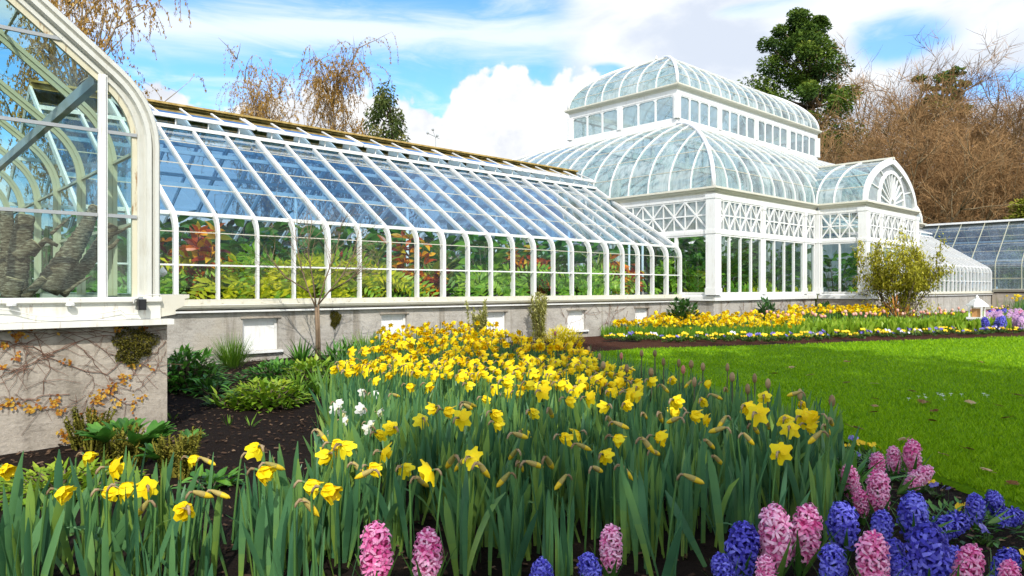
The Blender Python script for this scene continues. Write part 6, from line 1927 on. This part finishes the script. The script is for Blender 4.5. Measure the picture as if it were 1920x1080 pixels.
# rusty creeper stems at the far end of the wing wall
t = thing('creeper', (12.5, 9.58, 0), 'thin rusty creeper on the wing wall beside the last basement windows', 'creeper'); m = MB()
for k in range(46):
    px = r.choice((r.uniform(1130, 1260), r.uniform(1120, 1180), r.uniform(1050, 1130))); p = onG(px, r.uniform(575, 625), 9.58); pts, _ = limb(r, p, (r.gauss(0, 1), 0, r.gauss(.3, 1)), r.uniform(.2, .6), 5, .25, .02)
    pts = [Vector((q.x, 9.575 - .004, min(.66, max(.02, q.z)))) for q in pts]; m.tube(pts, [.004, .0035, .003, .003, .002, .002], 3)
m.build('stem', VINE, t)
t = thing('creeper', (17.5, 8.74, 0), 'rusty creeper stems on the pavilion base below the windows', 'creeper'); m = MB()
for k in range(50):
    px = r.uniform(1440, 1520) if k < 30 else r.uniform(1360, 1525); p = onG(px, r.uniform(566, 592), 8.74); pts, _ = limb(r, p, (r.gauss(0, 1), 0, r.gauss(.3, 1)), r.uniform(.15, .4), 4, .25, .02)
    pts = [Vector((min(19.3, q.x), 8.74 - .004, min(.68, max(.02, q.z)))) for q in pts]; m.tube(pts, [.005, .004, .004, .003, .003], 3)
m.build('stem', VINE, t)

# ------------------------------------------------------------------ plants of the soil bed
HELL = leafmat('hellebore_leaf', [(0.05, (0.024, 0.085, 0.014)), (0.5, (0.065, 0.195, 0.024)), (0.95, (0.15, 0.33, 0.04))], 0.25, 0.35, 0.2, 0.4)
LIME = leafmat('lime_leaf', [(0.1, (0.07, 0.16, 0.012)), (0.5, (0.17, 0.31, 0.018)), (0.95, (0.34, 0.42, 0.03))], 0.3, 0.4, 0.2, 0.35)
GRS = leafmat('grass_clump', [(0.1, (0.06, 0.15, 0.012)), (0.6, (0.14, 0.28, 0.02)), (1.0, (0.26, 0.38, 0.05))], 0.3, 0.5, 0.2, 0.3)
FUZ = leafmat('bronze_fiddlehead', [(0.1, (0.07, 0.07, 0.012)), (0.5, (0.16, 0.16, 0.02)), (0.95, (0.28, 0.24, 0.04))], 0.2, 0.7, 0.2, 0.1)
mound('hellebore', 352, 7.0, HELL, 760, .34, .38, .11, .040, 'dark green hellebore beside the corner of the concrete base', 'perennial', 21, .3, .8)
mound('hellebore', 400, 6.6, HELL, 90, .18, .2, .12, .04, 'smaller dark leaves at the right foot of the dark hellebore', 'perennial', 22, .3, .8)
mound('hellebore', 500, 6.0, LIME, 760, .34, .21, .075, .040, 'lime green leafy perennial in the middle of the soil bed', 'perennial', 23, .4, .7)
mound('hellebore', 420, 5.95, LIME, 50, .15, .12, .10, .04, 'small lime green sprout left of the lime perennial', 'perennial', 24, .4, .7)
mound('hellebore', 515, 7.6, HELL, 520, .40, .2, .08, .040, 'mid green ground cover behind the lime perennial', 'perennial', 25, .4, .7)
mound('hellebore', 590, 7.3, LIME, 520, .36, .26, .085, .040, 'bright green perennial around the foot of the sapling', 'perennial', 26, .4, .7)
mound('hellebore', 640, 8.8, HELL, 200, .30, .30, .14, .03, 'dark green leaves against the wall right of the sapling', 'perennial', 27, .7, .7)
mound('lily_leaves', 557, 6.3, GRS, 46, .08, .06, .24, .03, 'fan of pale strap leaves beside the lime perennial', 'perennial', 28, 1.3, .9, stem=False)
mound('lily_leaves', 563, 9.3, HELL, 30, .1, .06, .30, .035, 'dark pointed leaves by the wall left of the sapling', 'perennial', 29, 1.3, .7, stem=False)
mound('lily_leaves', 600, 6.4, GRS, 40, .1, .06, .26, .03, 'strap leaves at the left flank of the daffodils', 'perennial', 30, 1.3, .8, stem=False)
mound('grass_clump', 435, 8.7, GRS, 420, .12, .08, .38, .007, 'bright green grass clump below the first basement window', 'grass', 31, 1.5, .7, stem=False)
mound('grass_clump', 690, 9.7, GRS, 300, .3, .06, .34, .016, 'green leaf clump against the wall left of the drift', 'grass', 33, 1.6, .6, stem=False)
mound('ground_leaves', 120, 3.45, LIME, 640, .36, .11, .055, .034, 'low bright green lobed leaves at the foot of the concrete base', 'perennial', 32, .25, .6)
def gunnera(px, D, h, w, label, seed, leafy):
    r = random.Random(seed); q = at(px, D); t = thing('fiddlehead_clump', (q.x, q.y, 0), label, 'perennial', 'fuzzy sprouting clumps by the concrete base'); m, l = MB(), MB()
    for k in range(54):
        a = r.uniform(0, 6.28); b = Vector((math.cos(a) * w * .35 * r.random(), math.sin(a) * w * .35 * r.random(), 0)); pts, d = limb(r, b, (math.cos(a) * .25, math.sin(a) * .25, 1), h * r.uniform(.55, 1), 6, .1, 0)
        m.tube(pts, [.007, .0065, .006, .0055, .005, .004, .003], 5, 0, r.random())
        for z in range(46):
            f = r.uniform(1.2, 5.99); i = int(f); p = pts[i].lerp(pts[i + 1], f - i); m.leaf(p, rvec(r) + Vector((0, 0, .3)), r.uniform(.014, .032), .013, .3, 2, 0, r.uniform(0, 1))
    m.build('sprout', FUZ, t, local=True)
    if leafy:
        for k in range(leafy):
            l = MB(); a = r.uniform(0, 6.28); c = Vector((math.cos(a) * w * .45, math.sin(a) * w * .45, h * r.uniform(.35, .7)))
            for z in range(7):
                b = a + (z - 3) * .42; l.leaf(c, (math.cos(b), math.sin(b), r.uniform(.5, 1.4)), w * .46, w * .26, r.uniform(.2, .8), 4, 0, r.uniform(.15, .7), r.uniform(.1, .5), .7, .2)
            l.build('crinkled_leaf', HELL, t, local=True)
gunnera(166, 4.35, .27, .24, 'fuzzy bronze sprouts against the concrete base', 41, 0)
gunnera(238, 4.0, .22, .30, 'fuzzy sprouts with large crinkled green leaves, between two bare clumps', 42, 9)
gunnera(335, 3.75, .25, .24, 'fuzzy bronze sprouts on the soil at the corner of the base', 43, 2)
mound('ground_leaves', 395, 3.5, HELL, 46, .12, .08, .08, .05, 'few lobed leaves right of the corner sprouts', 'perennial', 34, .3, .6)
for i, (x, y) in enumerate([(430, 800), (468, 803), (325, 790), (405, 760), (535, 770), (480, 770)]):
    w = gp(x, y); mound('seedling', 0, 0, GRS, 7, .03, .02, .09, .012, ['thin seedling on bare soil right of the base corner', 'pale seedling in the middle of the bare soil', 'blade like sprout beside the concrete corner', 'small sprout under the dark hellebore', 'little sprout right of the lime perennial', 'tiny sprout in front of the lime perennial'][i], 'seedling', 60 + i, 1.2, .4, pos=(w.x, w.y, 0), stem=False)
# low green litter in the near right corner
mound('ground_cover', 1640, 3.9, HELL, 260, .30, .07, .05, .02, 'low dark ground cover between hyacinths and lawn', 'perennial', 35, .4, .5, stem=False, segs=2)
mound('ground_cover', 1800, 2.95, HELL, 240, .32, .05, .04, .02, 'sparse ground cover on the soil at the lawn corner', 'perennial', 36, .4, .5, stem=False, segs=2)
mound('ground_cover', 1585, 3.35, HELL, 60, .12, .10, .2, .03, 'broad leaves at the end of the daffodil bed', 'perennial', 37, .9, .8, stem=False)

# ------------------------------------------------------------------ small things
r = random.Random(101)
def lantern(px, D, h, label):
    p = at(px, D); t = thing('garden_lantern', (p.x, p.y, 0), label, 'lantern'); w = h * .17
    m = MB(); m.box(-w, w, -w, w, 0, h * .32); m.box(-w * 1.25, w * 1.25, -w * 1.25, w * 1.25, h * .32, h * .38); m.build('base', WHITE, t, local=True)
    m = MB()
    for sx in (-1, 1):
        for sy in (-1, 1): m.box(sx * w - .02 * sx - .015, sx * w - .02 * sx + .015, sy * w - .02 * sy - .015, sy * w - .02 * sy + .015, h * .38, h * .68)
    m.build('light_box', WHITE, t, local=True)
    m = MB(); m.box(-w * .6, w * .6, -w * .6, w * .6, h * .38, h * .62); m.build('amber_pane', simple('amber_glass', [(0.3, (0.4, 0.18, 0.06)), (0.7, (0.6, 0.34, 0.15))], 4, .3, 0), t, local=True)
    m = MB(); m.lathe([(w * 1.75, h * .68), (w * 1.6, h * .72), (w * .7, h * .86), (w * .3, h * .90), (w * .25, h * .95), (.002, h)], 4); m.build('roof', WHITE, t, local=True)
lantern(1832, 16.6, .84, 'white garden lantern with amber panes among the pink tulips')
p = at(1657, 18.0); t = thing('bollard', (p.x, p.y, 0), 'slim white post beside the shrub stems', 'bollard'); m = MB(); m.lathe([(.085, 0), (.085, .42), (.10, .43), (.10, .47), (.07, .52), (.03, .60), (.002, .62)], 12); m.build('shaft', WHITE, t, True, local=True)
m = MB(); m.box(-.06, .06, -.09, -.084, .3, .4); m.build('plaque', GREYBAR, t, local=True)
# weather mast on the ridge
x = onY(817, 12.92); t = thing('weather_mast', (x, 12.92, 4.12), 'thin weather mast with little cups on the wing ridge', 'weather mast')
m = MB(); m.tube([(0, 0, 0), (0, 0, .30)], .008, 6); m.bar((-.20, 0, .34), (.10, 0, .27), .012, .012); m.tube([(0, 0, .25), (-.08, 0, .43)], .006, 5); m.build('mast', GREYBAR, t, local=True)
m = MB()
for c in ((-.22, 0, .35), (-.08, 0, .45), (.04, 0, .33)): m.lathe([(.004, .03), (.03, .015), (.03, -.02), (.01, -.03)], 8, c)
m.build('sensor_cup', GREYBAR, t, True, local=True)
# cable, black box and clips on the gable sill
BLACK = simple('black_plastic', [(0.3, (0.008, 0.008, 0.009)), (0.7, (0.02, 0.02, 0.022))], 4, .4, 0)
p = onG(263, 572, 5.08); t = thing('junction_box', (p.x, 5.08, p.z), 'small black box fixed to the white sill at the corner', 'box'); m = MB(); m.box(-.024, .024, -.05, 0, -.035, .035); m.box(-.018, .018, -.058, -.05, -.028, .028); m.build('case', BLACK, t, local=True); m = MB(); m.box(-.012, .012, -.02, .0, .035, .05); m.build('bracket', GREYBAR, t, local=True)
CAB = simple('white_cable', [(0.3, (0.6, 0.6, 0.57)), (0.7, (0.74, 0.74, 0.70))], 4, .5, 0)
p0 = onG(0, 590, 5.075); t = thing('cable', (p0.x, 5.075, p0.z), 'thin white cable sagging along the gable sill to the black box', 'cable'); m = MB()
m.tube([onG(x, y, 5.075) for x, y in ((-60, 578), (20, 582), (60, 592), (110, 595), (170, 592), (225, 582), (235, 590), (258, 590))], .003, 5)
m.tube([onG(x, y, 5.07) for x, y in ((250, 570), (252, 560), (262, 556), (285, 554), (300, 553))], .003, 5); m.build('wire', CAB, t)
for i, (x, lab) in enumerate(((22, 'white clip on the gable sill, left of two'), (132, 'white clip on the gable sill, right of two'))):
    p = onG(x, 571, 5.07); t = thing('cable_clip', (p.x, 5.075, p.z), lab, 'clip'); m = MB(); m.lathe([(.026, -.012), (.026, 0), (.012, .012), (.001, .016)], 8); m.build('cap', CAB, t, local=True); m = MB(); m.box(-.008, .008, -.006, .006, -.03, -.012); m.build('shank', CAB, t, local=True)
p = onG(308, 512, 6.2); b0 = onG(322, 555, 5.6)
t = thing('sprinkler', (b0.x + .02, 6.3, .955), 'white sprinkler head on a thin rod beside the gable corner', 'sprinkler'); m = MB(); e = onG(305, 512, 6.3); m.tube([(0, 0, 0), (e.x - b0.x - .02, 0, e.z - .955)], .008, 6); m.build('rod', GREYBAR, t, local=True); m = MB(); m.lathe([(.001, -.04), (.035, -.01), (.035, .01), (.001, .05)], 8, (e.x - b0.x - .02, 0, e.z - .955)); m.build('head', CAB, t, True, local=True)

# fallen leaves and petals on the lawn
FALL = leafmat('fallen_brown_leaf', [(0.1, (0.16, 0.07, 0.02)), (0.5, (0.34, 0.20, 0.08)), (0.95, (0.50, 0.38, 0.20))], 0.15, 0.8, 0.9, 0.1)
def fallen(seed):
    r = random.Random(seed); m = MB()
    for k in range(5):
        a = (k - 2) * .55; m.leaf((0, 0, .006), (math.cos(a), math.sin(a), .12), .05 * (1 - .12 * abs(k - 2)), .03, .4, 3, 0, r.uniform(.3, .7), .3, .7)
    m.tube([(0, 0, .006), (-.035, .004, .012)], .0016, 3, 0, .3)
    return m.build('fallen_leaf', FALL, None)
fp = [fallen(k) for k in range(3)]
LP = [(1810, 861), (1855, 907), (1895, 932), (1636, 789), (1639, 732), (1735, 770), (1750, 785), (1735, 768), (1712, 748), (1585, 731), (1640, 778), (1745, 806), (1590, 688), (1481, 700), (1820, 772), (1870, 775), (1905, 755), (1840, 690), (1700, 842), (1600, 820), (1765, 872), (1450, 712), (1560, 770), (1890, 800), (1640, 762), (1520, 715)]
for i, (x, y) in enumerate(LP):
    w = gp(x, y); o = fp[i] if i < 3 else dup(fp[i % 3]); s = r.uniform(.8, 1.3) * (1.0 if y > 840 else 1.2)
    o.location = (w.x, w.y, .055); o.scale = (s, s, s); o.rotation_euler = (r.uniform(-.3, .3), r.uniform(-.3, .3), r.uniform(0, 6))
    tag(o, ['brown curled leaf fallen on the near lawn corner', 'brown leaf fallen on the shaded lawn', 'small tan leaf on the sunlit lawn'][0 if y > 840 else 1 if y > 725 else 2], 'leaf', ['leaves on the near lawn corner', 'leaves on the shaded lawn', 'leaves on the sunlit lawn'][0 if y > 840 else 1 if y > 725 else 2])
m = MB()
for k in range(6): a = k * 1.047; m.leaf((0, 0, .02), (math.cos(a), math.sin(a), .25), .022, .014, .1, 2, 0, r.uniform(.5, 1), .05, .7, .3)
m.tube([(0, 0, 0), (0, 0, .02)], .002, 4)
dz = m.build('daisy', WHT, None)
for i in range(16):
    px = r.uniform(1700, 1852) if i > 2 else (1758, 1704, 1735)[i]; py = 750 + r.gauss(5, 3.5); w = gp(px, py)
    o = dz if i == 0 else dup(dz); o.location = (w.x, w.y, .045); s = r.uniform(.6, 1.0); o.scale = (s, s, s); tag(o, 'tiny white daisy in the scatter on the shaded lawn', 'daisy', 'daisies on the lawn')

# ------------------------------------------------------------------ grass blades, bark chips
GB = leafmat('grass_blade', [(0.0, (0.13, 0.265, 0.002)), (0.5, (0.21, 0.39, 0.003)), (1.0, (0.32, 0.50, 0.010))], 0.35, 0.6, 0.0, 0.15, 0.7)
gb = MB(); r = random.Random(5)
lp = [(x, y) for x, y in lawn_xy]
vis = [(1060, 673), (1160, 683), (1260, 705), (1400, 749), (1530, 803), (1600, 843), (1690, 881), (1790, 916), (1930, 964), (1990, 960), (1960, 638), (1650, 644), (1400, 653), (1130, 664)]
gpts = [gp(x, y) for x, y in scatter(vis, 42000, 12)]
gpts += [Vector((x, y, 0)) for x, y in scatter(lp, 26000, 13)]
for w in gpts:
    D = max(2.5, w.x * VX + w.y * VY)
    if not inpoly(w.x, w.y, lp): continue
    a = r.uniform(0, 6.28); h = r.uniform(.014, .034); wd = .0022 * (1 + D * .28)
    s = Vector((math.cos(a), math.sin(a), 0)) * wd; l = Vector((r.gauss(0, .5), r.gauss(0, .5), 1)) * h
    b = Vector((w.x, w.y, .028))
    gb.add([tuple(b - s), tuple(b + s), tuple(b + l)], [(0, 1, 2)], 0, r.random())
tag(gb.build('lawn_grass', GB), 'short bright green grass blades of the lawn', 'grass', None, 'stuff')
CH = simple('bark_chip', [(0.25, (0.02, 0.012, 0.008)), (0.5, (0.075, 0.045, 0.028)), (0.8, (0.21, 0.14, 0.085))], 5, .95, 0)
ch = MB()
soilp = [tuple(at(x, D)[:2]) for x, D in ((-150, 1.5), (-150, 4.4), (310, 4.6), (312, 8.5), (480, 9.8), (680, 10.2), (640, 6), (1100, 2.6), (1560, 3.6), (1640, 4.6), (1800, 3.5), (1960, 3.0), (2000, 1.6))]
for (x, y) in scatter(soilp, 3800, 3):
    d = rvec(r); d.z *= .3; L = r.uniform(.006, .02); s = nrm(d.cross(Vector((0, 0, 1)))) * L * r.uniform(.25, .6)
    z = .010 + .035 * mnoise.noise(Vector((x * 2.2, y * 2.2, 3.7)))
    c = Vector((x, y, z)); d = d * L; u = Vector((0, 0, L * .3))
    ch.add([tuple(c - d - s), tuple(c + d - s), tuple(c + d + s), tuple(c - d + s), tuple(c - d * .7 + u), tuple(c + d * .8 + u)], [(0, 1, 5, 4), (2, 3, 4, 5), (1, 2, 5), (3, 0, 4)], 0, r.random() ** 2)
tag(ch.build('bark_chips', CH), 'scattered bark chips and crumbs on the dark soil', 'bark chips', None, 'stuff')

# ------------------------------------------------------------------ trees behind the viewpoint, which shade the near lawn
az2 = Vector((math.cos(SUN_AZ), math.sin(SUN_AZ), 0))
for i, (px, py, hh, rr) in enumerate(((1330, 688, 16.0, .31), (1745, 752, 14.8, .31))):
    b = gp(px, py) + az2 * (hh / math.tan(SUN_EL) - 1.0)
    t = thing('evergreen_tree', (b.x, b.y, 0), ['spreading evergreen tree behind the viewpoint that shades the near lawn', 'middle evergreen tree of the row behind the viewpoint', 'last evergreen tree of the row behind the viewpoint'][i], 'tree')
    wc = clump_tree(r, hh, lambda f, q=rr: q * (1.1 - f * .55), 66, 95, .017, .30, .6, .1, .088)
    tree_objs(t, wc[0], wc[1], BARK, SEQ)

# patterns that were only copied from and never placed
for o in list(COL.objects):
    if o.parent is None and o.type in ('EMPTY', 'MESH') and 'label' not in o and 'kind' not in o:
        for ch in list(o.children_recursive): bpy.data.objects.remove(ch)
        bpy.data.objects.remove(o)
